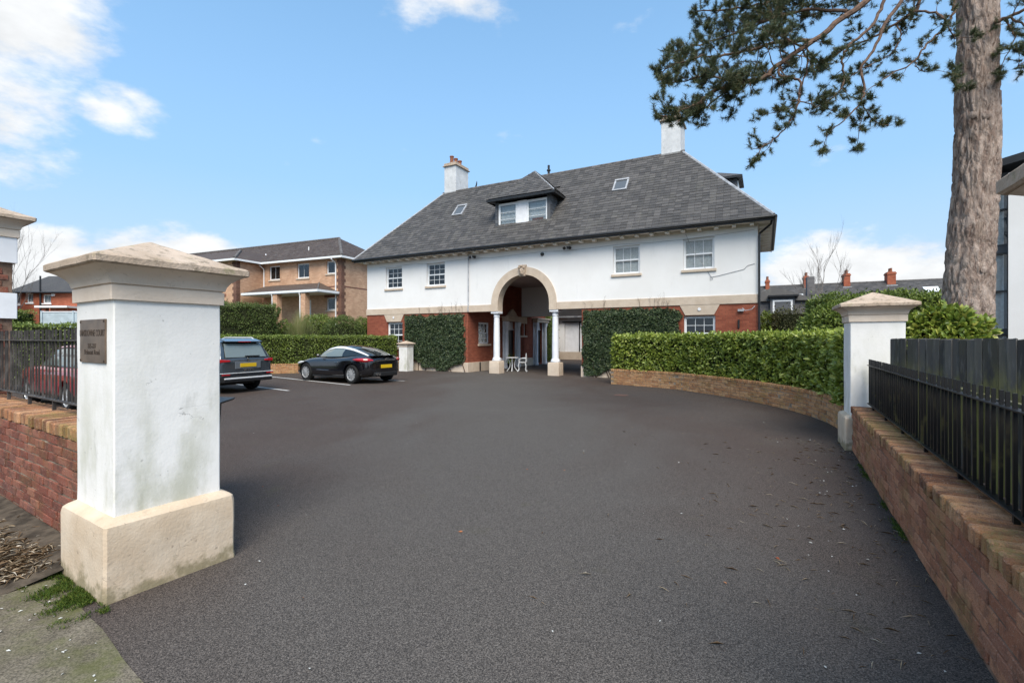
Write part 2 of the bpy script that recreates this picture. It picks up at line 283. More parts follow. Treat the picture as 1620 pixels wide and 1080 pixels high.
def fencemat(name, green):
    t = NT(name); p = t.pos(); r = t.rand(); g = t.noise(t.mapv(p, (9, 9, 1.2)), 3, 6, .6); b = t.noise(t.mapv(p, (2.4, 2.4, .9)), 2.4, 5, .6)
    c = t.mix(r, (.055, .053, .051), (.11, .106, .1)); c = t.mix(t.math('MULTIPLY', t.rng(g, .5, .72), .6), c, (.17, .165, .155))
    sp = t.n('ShaderNodeSeparateXYZ'); t.link(p, sp.inputs[0]); lowm = t.rng(sp.outputs[2], 1.0, 1.4, 1, .1)
    c = t.mix(t.math('MULTIPLY', t.math('MULTIPLY', t.rng(b, .4, .55), lowm), green), c, (.25, .24, .075)); t.bump(g, .4, .006); return t.fin(c, .85, .12)
M['fence'] = fencemat('charcoal_fence_board', .55); M['fence_moss'] = fencemat('mossy_fence_board', .95)
def railmat():
    t = NT('black_railing_paint'); p = t.pos(); f = t.noise(p, 5, 5, .6); sp = t.n('ShaderNodeSeparateXYZ'); t.link(p, sp.inputs[0])
    c = t.mix(t.math('MULTIPLY', t.rng(f, .52, .68), t.rng(sp.outputs[2], .7, 1.25, .6, 0)), (.011, .011, .012), (.13, .12, .05)); t.bump(t.noise(p, 60, 3), .1, .003); return t.fin(c, .45, .3)
M['rail'] = railmat()
def railgrey():
    t = NT('weathered_railing_paint'); p = t.pos(); f = t.noise(p, 6, 5, .6); c = t.mix(t.rng(f, .4, .7), (.045, .04, .037), (.11, .098, .088)); return t.fin(c, .6, .3)
M['rail_l'] = railgrey()
M['plaque'] = simple('bronze_plaque', (.17, .12, .085), .42, .5, .25, 8, metal=.35)
M['engrave'] = simple('engraved_letter', (.05, .035, .026), .6, .3, .2)
M['rubber'] = simple('tyre_rubber', (.012, .012, .012), .8, .3, .3)
M['alloy'] = simple('alloy_rim', (.45, .46, .47), .3, .5, .06, metal=.4)
M['car_black'] = NT('black_car_paint').fin((.006, .006, .008), .1, .6, Coat_Weight=.7, Coat_Roughness=.02)
M['car_grey'] = NT('blue_grey_car_paint').fin((.06, .075, .09), .22, .5, .45, Coat_Weight=.9, Coat_Roughness=.03)
M['car_red'] = NT('red_car_paint').fin((.33, .012, .02), .2, .5, Coat_Weight=.9, Coat_Roughness=.03)
M['silver'] = NT('satin_silver').fin((.7, .71, .72), .35, .5, .15)
M['recess'] = NT('tailgate_recess_paint').fin((.16, .18, .2), .3, .5, .3)
M['chrome'] = NT('chrome').fin((.75, .76, .78), .1, .5, 1.0)
M['blackplastic'] = simple('black_plastic', (.014, .014, .015), .55, .35, .2)
M['redlight'] = NT('red_lamp_lens').fin((.42, .012, .018), .12, .6, Coat_Weight=.5)
M['whitelight'] = NT('clear_lamp_lens').fin((.7, .7, .7), .12, .6)
M['plate'] = NT('yellow_number_plate').fin((.62, .4, .015), .4, .4)
M['cablegrey'] = simple('grey_cable', (.34, .34, .35), .6, .3, .1)
M['rooflight_glass'] = NT('rooflight_glass').fin((.1, .11, .12), .08, .6)
M['rustcover'] = simple('rusty_iron', (.13, .075, .06), .85, .2, .3, 12)
M['binlid'] = simple('grey_bin_lid', (.05, .053, .055), .5, .4, .25, 10)
M['wrought'] = simple('white_wrought_iron', (.78, .79, .8), .45, .45, .08)
M['bluepanel'] = simple('pale_blue_panel', (.42, .49, .53), .7, .3, .12, 3)

# ------------------------------------------------------------------ mesh helpers
class MB:
    def __init__(s): s.v = []; s.f = []
    def add(s, vs_, fs):
        o = len(s.v); s.v += [tuple(x) for x in vs_]; s.f += [tuple(i + o for i in f) for f in fs]; return s
    def box(s, x0, x1, y0, y1, z0, z1):
        return s.add([(x0, y0, z0), (x1, y0, z0), (x1, y1, z0), (x0, y1, z0), (x0, y0, z1), (x1, y0, z1), (x1, y1, z1), (x0, y1, z1)],
                     [(0, 3, 2, 1), (4, 5, 6, 7), (0, 1, 5, 4), (1, 2, 6, 5), (2, 3, 7, 6), (3, 0, 4, 7)])
    def prism(s, poly, vec):
        n_ = len(poly); v = Vector(vec); top = [tuple(Vector(p) + v) for p in poly]
        return s.add(list(poly) + top, [tuple(range(n_ - 1, -1, -1)), tuple(range(n_, 2 * n_))] + [(i, (i + 1) % n_, n_ + (i + 1) % n_, n_ + i) for i in range(n_)])
    def quad(s, *p): return s.add(p, [tuple(range(len(p)))])
    def tube(s, pts, rad, n_=6, cap=True):
        pts = [Vector(p) for p in pts]
        if not isinstance(rad, (list, tuple)): rad = [rad] * len(pts)
        o = len(s.v); up = Vector((0, 0, 1)); pa = None
        for i, p in enumerate(pts):
            t = (pts[min(i + 1, len(pts) - 1)] - pts[max(i - 1, 0)]).normalized()
            if pa is None: a = t.orthogonal().normalized()
            else:
                a = pa - t * pa.dot(t); a = a.normalized() if a.length > 1e-6 else t.orthogonal().normalized()
            pa = a; b = t.cross(a)
            for k in range(n_):
                q = 2 * math.pi * k / n_; s.v.append(tuple(p + (a * math.cos(q) + b * math.sin(q)) * rad[i]))
        for i in range(len(pts) - 1):
            for k in range(n_):
                a0 = o + i * n_ + k; a1 = o + i * n_ + (k + 1) % n_; s.f.append((a0, a1, a1 + n_, a0 + n_))
        if cap: s.f.append(tuple(o + k for k in range(n_ - 1, -1, -1))); s.f.append(tuple(o + (len(pts) - 1) * n_ + k for k in range(n_)))
        return s
    def lathe(s, prof, c=(0, 0, 0), n_=20, axis='z'):
        o = len(s.v)
        for r, z in prof:
            for k in range(n_):
                q = 2 * math.pi * k / n_; a, b = r * math.cos(q), r * math.sin(q)
                p = (a, b, z) if axis == 'z' else (a, z, b)
                s.v.append((c[0] + p[0], c[1] + p[1], c[2] + p[2]))
        for i in range(len(prof) - 1):
            for k in range(n_):
                a0 = o + i * n_ + k; a1 = o + i * n_ + (k + 1) % n_; s.f.append((a0, a1, a1 + n_, a0 + n_) if axis == 'z' else (a1, a0, a0 + n_, a1 + n_))
        s.f.append(tuple(o + k for k in range(n_))); s.f.append(tuple(o + (len(prof) - 1) * n_ + k for k in range(n_)))
        return s
    def mesh(s, name):
        me = bpy.data.meshes.new(name); me.from_pydata(s.v, [], s.f); me.update(); return me
    def build(s, name, mat, parent=None, smooth=False, bevel=0.0, fixn=True, uv=False, sharp=35):
        me = s.mesh(name)
        if fixn:
            bm = bmesh.new(); bm.from_mesh(me); bmesh.ops.recalc_face_normals(bm, faces=bm.faces); bm.to_mesh(me); bm.free()
        if uv: boxuv(me)
        return obj(name, me, mat, parent, smooth, bevel, sharp)
def boxuv(me):
    ul = me.uv_layers.new(name='UVMap')
    for p in me.polygons:
        nx, ny, nz = (abs(c) for c in p.normal)
        for li in p.loop_indices:
            c = me.vertices[me.loops[li].vertex_index].co
            ul.data[li].uv = (c.x, c.y) if nz > nx and nz > ny else ((c.y, c.z) if nx > ny else (c.x, c.z))
def obj(name, me, mat, parent=None, smooth=False, bevel=0.0, sharp=35):
    if mat is not None and len(me.materials) == 0: me.materials.append(M[mat] if isinstance(mat, str) else mat)
    o = bpy.data.objects.new(name, me); COL.objects.link(o)
    if parent: o.parent = parent
    if smooth:
        for p in me.polygons: p.use_smooth = True
        if sharp: me.set_sharp_from_angle(angle=R(sharp))
    if bevel:
        b = o.modifiers.new('bevel', 'BEVEL'); b.width = bevel; b.segments = 2; b.limit_method = 'ANGLE'; b.angle_limit = R(40)
    return o
def tag(o, label=None, cat=None, group=None, kind=None):
    if label: o['label'] = label
    if cat: o['category'] = cat
    if group: o['group'] = group
    if kind: o['kind'] = kind
    return o
def thing(name, label, cat, loc=(0, 0, 0), rz=0.0, group=None):
    o = bpy.data.objects.new(name, None); COL.objects.link(o); o.location = loc; o.rotation_euler = (0, 0, rz); o.empty_display_size = .2
    return tag(o, label, cat, group)
def basis(o):
    m = Matrix.LocRotScale(o.location, o.rotation_euler, o.scale)
    return basis(o.parent) @ m if o.parent else m
def place(o, Mw):                      # put o at a world matrix under its parent
    Ml = (basis(o.parent).inverted() @ Mw) if o.parent else Mw
    o.location, o.rotation_euler, o.scale = Ml.to_translation(), Ml.to_euler(), Ml.to_scale()
def np_mesh(name, V, F):
    me = bpy.data.meshes.new(name); V = np.asarray(V, np.float32); F = np.asarray(F, np.int32); k = F.shape[1]
    me.vertices.add(len(V)); me.vertices.foreach_set('co', V.ravel()); me.loops.add(F.size); me.loops.foreach_set('vertex_index', F.ravel())
    me.polygons.add(len(F)); me.polygons.foreach_set('loop_start', np.arange(0, F.size, k, dtype=np.int32))
    me.update(calc_edges=True); return me
def nrm(a): return a / np.maximum(np.linalg.norm(a, axis=1, keepdims=True), 1e-9)
def leaves(P, D, Nn, size, asp, fine=False):
    """leaf meshes: base point P, growing direction D, facing normal Nn -> V, F(tri)"""
    n_ = len(P); D = nrm(D); W = nrm(np.cross(D, Nn)); Nn = np.cross(W, D); s = size[:, None]
    if fine:
        ts = [(0, 0, 0), (.3, 0, .05), (.68, 0, .03), (1, 0, -.1), (.28, .46, .13), (.68, .4, .08), (.28, -.46, .13), (.68, -.4, .08)]
        F = np.array([(0, 1, 4), (1, 5, 4), (1, 2, 5), (2, 3, 5), (0, 6, 1), (1, 6, 7), (1, 7, 2), (2, 7, 3)])
    else:
        ts = [(0, 0, 0), (.45, .5, .1), (1, 0, -.05), (.45, -.5, .1)]; F = np.array([(0, 2, 1), (0, 3, 2)])
    V = np.stack([P + s * (a * D + b * asp * W + c * Nn) for a, b, c in ts], 1)
    return V.reshape(-1, 3), (F[None] + (np.arange(n_) * len(ts))[:, None, None]).reshape(-1, 3)

# ------------------------------------------------------------------ frames of the place
HL = Vector((-7.91, 25.9, 0)); HE = Vector((.882, -.471, 0)); HN = Vector((.471, .882, 0)); HROT = math.atan2(-.471, .882)
def hw(u, v, z=0.0): return HL + HE * u + HN * v + Vector((0, 0, z))

# ------------------------------------------------------------------ ground, drive, pavement
g = MB(); g.box(-400, 400, -60, 900, -.6, -.05); tag(g.build('ground', 'ground'), kind='structure')
def drive_h(x, y):
    v = (Vector((x, y, 0)) - HL).dot(HN); t = min(1, max(0, (v - 8) / 12)); return .62 * t * t * (3 - 2 * t)
g = MB(); xs = np.linspace(-24, 24, 60); ys = np.linspace(-4, 48, 66)
g.v = [(x, y, drive_h(x, y)) for y in ys for x in xs]
g.f = [(j * 60 + i, j * 60 + i + 1, (j + 1) * 60 + i + 1, (j + 1) * 60 + i) for j in range(65) for i in range(59)]
tag(g.build('driveway', 'tarmac', smooth=True), kind='structure')
STREET = Vector((.81, -.586, 0))
edge = []; p0 = Vector((-2.42, 2.72, 0))
for i in range(60):
    s_ = -6 + i * .2; nj = .03 * mnoise.noise(Vector((s_ * 2.3, 0, 3))) + .02 * mnoise.noise(Vector((s_ * 9, 1, 0)))
    edge.append(p0 + STREET * s_ + Vector((.586, .81, 0)) * nj)
g = MB(); back = [q - Vector((.586, .81, 0)) * 2.6 for q in edge]
g.v = [(q.x, q.y, .004) for q in edge] + [(q.x, q.y, .004) for q in back]; g.f = [(i, 60 + i, 61 + i, i + 1) for i in range(59)]
tag(g.build('pavement', 'pavement'), kind='structure')
# painted bay lines
def line(a, b, w_=.09):
    a, b = Vector((*a, 0)), Vector((*b, 0)); d = (b - a).normalized(); q = Vector((-d.y, d.x, 0)) * w_ / 2; m = MB()
    m.quad(*[(p.x, p.y, .005) for p in (a - q, b - q, b + q, a + q)]); return tag(m.build('bay_line', 'linepaint'), kind='structure')
line((-11.3, 20.95), (-5.62, 16.45)); line((-12.4, 18.7), (-6.9, 14.65)); line((-6.2, 19.0), (-4.1, 18.05)); line((-13.6, 16.2), (-8.3, 12.4))

# ------------------------------------------------------------------ bricks laid one by one
BR_L, BR_H, BR_W = .215, .065, .1025
def brick_mesh(name, sx, sy, sz, mat, seed):
    rr = random.Random(seed); m = MB(); m.box(-sx / 2, sx / 2, -sy / 2, sy / 2, -sz / 2, sz / 2)
    m.v = [tuple(c + rr.uniform(-.003, .003) for c in v) for v in m.v]
    bm = bmesh.new(); me = m.mesh(name); bm.from_mesh(me); bmesh.ops.bevel(bm, geom=bm.edges[:], offset=.011 if name == 'coping_brick' else .005, segments=1, affect='EDGES'); bm.to_mesh(me); bm.free()
    me.materials.append(M[mat]); return me
def lay(parent, items, limit=300):
    """items: (world matrix, mesh, part name); the largest in view as objects, the rest as one joined part"""
    items = sorted(items, key=lambda q: (q[0].to_translation() - cam.location).length)
    rest = {}
    for i, (mw, me, nm) in enumerate(items):
        if i < limit:
            o = bpy.data.objects.new(nm, me); COL.objects.link(o); o.parent = parent; place(o, mw)
        else: rest.setdefault((nm, me.materials[0].name), []).append((mw, me))
    inv = basis(parent).inverted()
    for (nm, mn), L_ in rest.items():
        V, Fq = [], []; o0 = 0
        for mw, me in L_:
            mm = inv @ mw
            V += [tuple(mm @ v.co) for v in me.vertices]; Fq += [tuple(i + o0 for i in p.vertices) for p in me.polygons]; o0 += len(me.vertices)
        me2 = bpy.data.meshes.new(nm + 's'); me2.from_pydata(V, [], Fq); me2.update(); me2.materials.append(bpy.data.materials[mn])
        tag(obj(nm + 's', me2, None, parent), kind='stuff')
def brick_wall(root, path, courses, mat, cope_mat, mortar, side=1, z0=0.0, limit=300, cope=True, thick=.215, face_side=1, cope_h=.1):
    """path: world polyline; outer face lies on the path, wall thickness goes to `side` (left +1 / right -1 of travel)"""
    pts = [Vector((*p, 0)) for p in path]; seg = [(pts[i + 1] - pts[i]).length for i in range(len(pts) - 1)]; Ltot = sum(seg)
    def at(s_):
        s_ = max(0, min(Ltot, s_))
        for i, l in enumerate(seg):
            if s_ <= l or i == len(seg) - 1:
                d = (pts[i + 1] - pts[i]).normalized(); return pts[i] + d * s_, d
            s_ -= l
    meshes = [brick_mesh('brick', BR_L, BR_W, BR_H, mat, k) for k in range(5)]; half = brick_mesh('brick', BR_L / 2, BR_W, BR_H, mat, 9)
    copes = [brick_mesh('coping_brick', BR_H - .004, thick + .012, cope_h, cope_mat, 20 + k) for k in range(4)]
    items = []
    for c in range(courses):
        z = z0 + .075 * c + .0375; s_ = .1125 if c % 2 == 0 else .225
        while s_ < Ltot - .05:
            p, d = at(s_); q = Vector((-d.y, d.x, 0)) * side; ang = math.atan2(d.y, d.x) + random.uniform(-.012, .012)
            pos = p + q * (BR_W / 2 + random.uniform(-.005, .005)) + Vector((0, 0, z + random.uniform(-.0025, .0025)))
            items.append((Matrix.Translation(pos) @ Matrix.Rotation(ang, 4, 'Z'), random.choice(meshes), 'brick')); s_ += .225
    if cope:
        s_ = .0375; z = z0 + .075 * courses + cope_h / 2 + .004
        while s_ < Ltot - .02:
            p, d = at(s_); q = Vector((-d.y, d.x, 0)) * side; ang = math.atan2(d.y, d.x) + random.uniform(-.02, .02)
            pos = p + q * (thick / 2 - .004 + random.uniform(-.009, .009)) + Vector((0, 0, z + random.uniform(-.006, .004)))
            items.append((Matrix.Translation(pos) @ Matrix.Rotation(ang, 4, 'Z') @ Matrix.Rotation(random.uniform(-.02, .02), 4, 'Y'), random.choice(copes), 'coping_brick')); s_ += .075
    lay(root, items, limit)
    m = MB(); n_ = max(2, int(Ltot / .35)); rows = []                 # mortar bed and core, face recessed behind the bricks
    for i in range(n_ + 1):
        p, d = at(Ltot * i / n_); q = Vector((-d.y, d.x, 0)) * side; a = p + q * .009; b = p + q * (thick - .004); zt = z0 + .075 * courses + (cope_h - .03 if cope else -.004)
        rows.append([(a.x, a.y, z0 - .05), (a.x, a.y, zt), (b.x, b.y, zt), (b.x, b.y, z0 - .05)])
    inv = basis(root).inverted()
    m.v = [tuple(inv @ Vector(v)) for r_ in rows for v in r_]
    for i in range(n_):
        for k in range(3): m.f.append((i * 4 + k, i * 4 + k + 1, i * 4 + 5 + k, i * 4 + 4 + k))
    m.f += [(0, 1, 2, 3), tuple(n_ * 4 + k for k in (3, 2, 1, 0))]
    m.build('mortar_core', mortar, root)

# ------------------------------------------------------------------ gate pillars
def ring_loft(rings, amp=.004, sub=6, ch=.012, seed=0, close_top=True):
    """square rings (half, z) lofted, with slightly uneven faces and worn corners"""
    m = MB(); rows = []
    for h_, z in rings:
        row = []
        for k in range(4):
            a = [(-h_, -h_), (h_, -h_), (h_, h_), (-h_, h_)]; p, q = Vector((*a[k], 0)), Vector((*a[(k + 1) % 4], 0)); d = (q - p).normalized(); c = min(ch, h_ * .4)
            for i in range(sub + 1):
                t = i / sub; row.append(p + d * c + (q - p - d * 2 * c) * t)
        out = []
        for p in row:
            nz = mnoise.noise(Vector((p.x * 5 + seed, p.y * 5, z * 5))) + .6 * mnoise.noise(Vector((p.x * 17 + seed, p.y * 17, z * 17))); f = 1 + amp * nz / max(h_, .05)
            out.append((p.x * f, p.y * f, z + amp * .5 * nz))
        rows.append(out)
    n_ = len(rows[0]); m.v = [v for r_ in rows for v in r_]
    for i in range(len(rows) - 1):
        for k in range(n_): m.f.append((i * n_ + k, i * n_ + (k + 1) % n_, (i + 1) * n_ + (k + 1) % n_, (i + 1) * n_ + k))
    m.f.append(tuple(range(n_ - 1, -1, -1)))
    if close_top: m.f.append(tuple((len(rows) - 1) * n_ + k for k in range(n_)))
    return m
def cap_parts(root, a, z, seed, s_=1.0):
    co = ring_loft([(a + .02 * s_, z), (a + .022 * s_, z + .088 * s_), (a + .012 * s_, z + .09 * s_), (a + .012 * s_, z + .096 * s_), (a + .026 * s_, z + .1 * s_), (a + .034 * s_, z + .13 * s_), (a + .052 * s_, z + .16 * s_), (a + .082 * s_, z + .185 * s_), (a + .118 * s_, z + .205 * s_), (a + .118 * s_, z + .212 * s_)], .002, 6, .006, seed)
    co.build('cornice', 'cove', root, smooth=True, sharp=28)
    zt = z + .207 * s_; A = a + .14 * s_
    rs = [(A - .01, zt), (A, zt + .008), (A + .001, zt + .045 * s_), (A - .012, zt + .056 * s_)] + [((A - .012) * (1 - t) + .012 * t, zt + .056 * s_ + (.175 * s_) * t) for t in (.15, .3, .45, .6, .75, .9, 1)]
    ring_loft(rs, .005, 10, .014, seed + 5).build('cap_stone', 'cap', root, smooth=True, sharp=24)
def gate_pillar(label, loc, rz, seed, group='white gate pillars of the drive', plq=False):
    t = thing('gate_pillar', label, 'pillar', loc, rz, group); a = .315
    ring_loft([(a, .44), (a, .6), (a, .8), (a, 1.0), (a, 1.2), (a, 1.4), (a, 1.6), (a, 1.85)], .003, 8, .008, seed).build('shaft', 'pillar', t, smooth=True, sharp=30)
    P = a + .07; ring_loft([(P + .006, -.05), (P + .004, .01), (P, .05), (P, .15), (P, .3), (P, .42), (P - .006, .455), (P - .022, .47), (a + .004, .494), (a - .02, .497)], .006, 10, .016, seed + 2).build('plinth', 'plinth', t, smooth=True, sharp=32)
    cap_parts(t, a, 1.846, seed)
    return t
PR = math.atan2(.848, .53); D1 = Vector((.53, .848, 0)); D2 = Vector((-.848, .53, 0))
pil = gate_pillar('large white gate pillar with a bronze name plaque, at the left of the drive', (-2.571, 3.374, 0), PR, 1)
gate_pillar('white gate pillar with clean stone cap where the laurel hedge meets the black railings', (5.311, 6.978, 0), HROT, 31)
gate_pillar('gate pillar cut by the right edge, only a corner of its cap in view', (1.733, .904, 0), HROT, 61)
# name plaque on the street face of the left pillar (face -x of the pillar's frame)
pq = thing('name_plaque', 'bronze name plaque with engraved lettering screwed to the gate pillar', 'plaque', (-2.571, 3.374, 0), PR)
m = MB(); m.box(-.327, -.3165, -.214, .215, 1.445, 1.727); m.build('plate', 'plaque', pq, bevel=.002)
for y in (-.2, .2):
    for z in (1.459, 1.713): m = MB(); m.lathe([(.009, -.004), (.008, .002), (.001, .004)], n_=10); o = m.build('screw', 'engrave', pq, smooth=True); o.location = (-.328, y, z); o.rotation_euler = (0, R(-90), 0)
def text_mesh(txt, size, mat, parent, mtx, ext=.001, name='lettering'):
    cu = bpy.data.curves.new('txt', 'FONT'); cu.body = txt; cu.size = size; cu.align_x = 'CENTER'; cu.align_y = 'CENTER'; cu.extrude = ext
    tmp = bpy.data.objects.new('txt', cu); COL.objects.link(tmp); dg = bpy.context.evaluated_depsgraph_get(); me = bpy.data.meshes.new_from_object(tmp.evaluated_get(dg))
    bpy.data.objects.remove(tmp); bpy.data.curves.remove(cu); me.transform(mtx); me.materials.clear(); return obj(name, me, mat, parent)
FX = Matrix(((0, 0, -1, -.3275), (-1, 0, 0, 0), (0, 1, 0, 0), (0, 0, 0, 1)))
for txt, sz, z, sx in (('LANSDOWNE COURT', .06, 1.637, .72), ('225-227', .044, 1.553, 1), ('Belmont Road', .048, 1.513, .95)):
    text_mesh(txt, sz, 'engrave', pq, Matrix.Translation((0, 0, z)) @ FX @ Matrix.Scale(sx, 4, (1, 0, 0)))

# small pillar ending the left hedge
t = thing('hedge_pillar', 'short white pillar with buff cap at the end of the hedge, beside the ivy', 'pillar', (-5.3, 23.75, 0), HROT)
ring_loft([(.25, -.03), (.25, .5), (.25, 1.24)], .003, 5, .008, 77).build('shaft', 'pillar', t, smooth=True, sharp=30); cap_parts(t, .25, 1.2, 78, .7)

# neighbour's banded pier at the far left
t = thing('banded_pier', 'tall brick and white banded pier with moulded cap at the left edge', 'pillar', (-6.5, 5.74, 0), PR)
zs = [(0, 1.85, .27, 'brick_dark'), (1.85, 2.16, .3, 'white_paint'), (2.16, 2.53, .27, 'brick_dark'), (2.53, 2.84, .3, 'white_paint')]
for z0, z1, h_, mt in zs:
    if mt == 'white_paint': ring_loft([(h_, z0), (h_, z1)], .002, 4, .006, z0).build('band_block', mt, t)
    else:
        ring_loft([(h_ - .008, z0), (h_ - .008, z1)], .001, 3, .003, z0).build('mortar_core', 'mortar_red', t)
        items = []; bmsh = [brick_mesh('brick', BR_L - .01, .1, BR_H, mt, 50 + k) for k in range(4)]
        for c in range(int((z1 - z0) / .0745)):
            for k in range(4):
                for j in range(2):
                    off = (-.16 if c % 2 else -.11) + j * .215
                    Mx = Matrix.Rotation(k * math.pi / 2, 4, 'Z') @ Matrix.Translation((off + .02, -(h_ - .05) + random.uniform(-.002, .002), z0 + .0375 + c * .0745)); items.append((basis(t) @ Mx, random.choice(bmsh), 'brick'))
        lay(t, items, 80)
cap_parts(t, .3, 2.84, 91, 1.0); ring_loft([(.1, 3.05), (.1, 3.36), (.09, 3.38)], .004, 4, .01, 95).build('finial', 'cap', t)

# ------------------------------------------------------------------ boundary walls
RW0 = Vector((4.86, 6.78, 0)); RWD = Vector((-.496, -.868, 0)); RWN = Vector((.868, -.496, 0))
t = thing('brick_wall', 'low red brick wall under black railings at the right of the drive', 'wall', tuple(RW0), 0)
brick_wall(t, [(RW0 + RWD * s_)[:2] for s_ in (0, 6.0)], 7, 'brick_red', 'brick_cope', 'mortar_red', 1, .015, 300, True, .3)
LW0 = Vector((-2.952, 3.36, 0)); LWN = Vector((.53, .848, 0))
t = thing('brick_wall', 'dark red brick street wall left of the plaque pillar', 'wall', tuple(LW0), 0)
brick_wall(t, [(LW0 + D2 * s_)[:2] for s_ in (-.1, 4.4)], 11, 'brick_dark', 'brick_cope', 'mortar', -1, .0, 300, True, .33)
def catmull(P, n_=10):
    P = [Vector((*p, 0)) if len(p) == 2 else Vector(p) for p in P]; out = []
    for i in range(len(P) - 1):
        a, b, c, d = P[max(i - 1, 0)], P[i], P[i + 1], P[min(i + 2, len(P) - 1)]
        for k in range(n_):
            t_ = k / n_; out.append(.5 * ((2 * b) + (c - a) * t_ + (2 * a - 5 * b + 4 * c - d) * t_ ** 2 + (3 * b - a - 3 * c + d) * t_ ** 3))
    return out + [P[-1]]
HC = [(3.5, 16.8), (5.0, 15.25), (5.72, 13.6), (6.1, 12.0), (6.22, 10.6), (6.05, 9.2), (5.65, 8.1), (5.22, 7.4)]
curve = catmull(HC, 6)
t = thing('retaining_wall', 'low curved brown brick wall below the laurel hedge', 'wall', (3.5, 16.8, 0), 0)
brick_wall(t, [p[:2] for p in curve], 6, 'brick_tan', 'brick_tan', 'mortar', 1, .0, 300, True, .215, cope_h=.085)
m = MB(); a, b = Vector((3.55, 16.86, 0)), Vector((4.75, 19.1, 0)); q = Vector((.882, -.471, 0)) * .2; inv = basis(t).inverted()
m.prism([tuple(inv @ p) for p in (a, a + q, b + q, b)], (0, 0, .53)); m.build('end_return', 'brick_tan', t)
LHA, LHB = Vector((-16.5, 18.95, 0)), Vector((-5.75, 24.3, 0)); LHD = (LHB - LHA).normalized()
t = thing('retaining_wall', 'low brick wall under the long hedge behind the parked cars', 'wall', tuple(LHA), 0)
brick_wall(t, [LHA[:2], LHB[:2]], 5, 'brick_tan', 'brick_tan', 'mortar', 1, .0, 300, True, .215, cope_h=.075)

# ------------------------------------------------------------------ railings and board fences
def railing(label, o0, d, nrm_, length, zb, zr, zt, mat, feet, zfoot, sp=.1, bw=.016):
    t = thing('railing', label, 'railing', (o0.x, o0.y, 0), math.atan2(d.y, d.x)); m = MB(); m.box(0, bw, -bw * .55, bw * .55, zb + .004, zt)
    me = m.mesh('bar'); me.materials.append(M[mat]); n_ = int(length / sp)
    for i in range(n_):
        o = bpy.data.objects.new('bar', me); COL.objects.link(o); o.parent = t; o.location = (.03 + i * sp, random.uniform(-.001, .001), 0); o.rotation_euler = (random.uniform(-.004, .004), random.uniform(-.005, .005), random.uniform(-.03, .03))
    m = MB(); m.box(0, length, -.027, .027, zr - .01, zr); m.build('rail', mat, t, bevel=.002); m = MB(); m.box(0, length, -.027, .027, zb - .01, zb); m.build('rail', mat, t, bevel=.002)
    for s_ in feet: m = MB(); m.box(s_ - .013, s_ + .013, -.013, .013, zfoot - .02, zb - .011); m.build('foot', mat, t)
    return t
rl = RW0 + RWN * .2
railing('black flat bar railing on the red brick wall at the right', rl, RWD, RWN, 5.95, .7, 1.235, 1.315, 'rail', (.35, 1.25, 2.15, 3.05, 3.95, 4.85), .63)
rr_ = LW0 + LWN * .22
railing('weathered dark railing on the street wall left of the plaque pillar', rr_ - D2 * .05, D2, LWN, 4.3, 1.03, 1.59, 1.69, 'rail_l', (.3, 1.05, 1.8, 2.55, 3.3, 4.0), .93, bw=.0125)
def boards(label, o0, d, length, z0, z1, pitch, mat, cat='fence'):
    t = thing('board_fence', label, cat, (o0.x, o0.y, 0), math.atan2(d.y, d.x)); mes = []
    for k in range(5):
        m = MB(); m.box(0, pitch - .004, -.009, .009, z0, z1); m.v = [(x + random.uniform(-.002, .002), y + random.uniform(-.003, .003), z + (random.uniform(-.012, .012) if z == z1 else 0)) for x, y, z in m.v]
        me = m.mesh('board'); me.materials.append(M[mat]); mes.append(me)
    for i in range(int(length / pitch)):
        o = bpy.data.objects.new('board', random.choice(mes)); COL.objects.link(o); o.parent = t; o.location = (i * pitch, random.uniform(-.006, .006), 0); o.rotation_euler = (random.uniform(-.006, .006), random.uniform(-.006, .006), random.uniform(-.02, .02))
    for z in (z0 + .15, z1 - .2): m = MB(); m.box(0, length, .014, .05, z, z + .07); m.build('cross_rail', mat, t)
    return t
boards('charcoal upright board fence standing behind the black railings', Vector((5.06, 6.33, 0)), Vector((.03, -1, 0)), 3.2, .3, 1.597, .086, 'fence')
boards('low mossy boards fixed close behind the black railings', rl + RWN * .11, RWD, 5.9, .64, 1.23, .1, 'fence_moss')

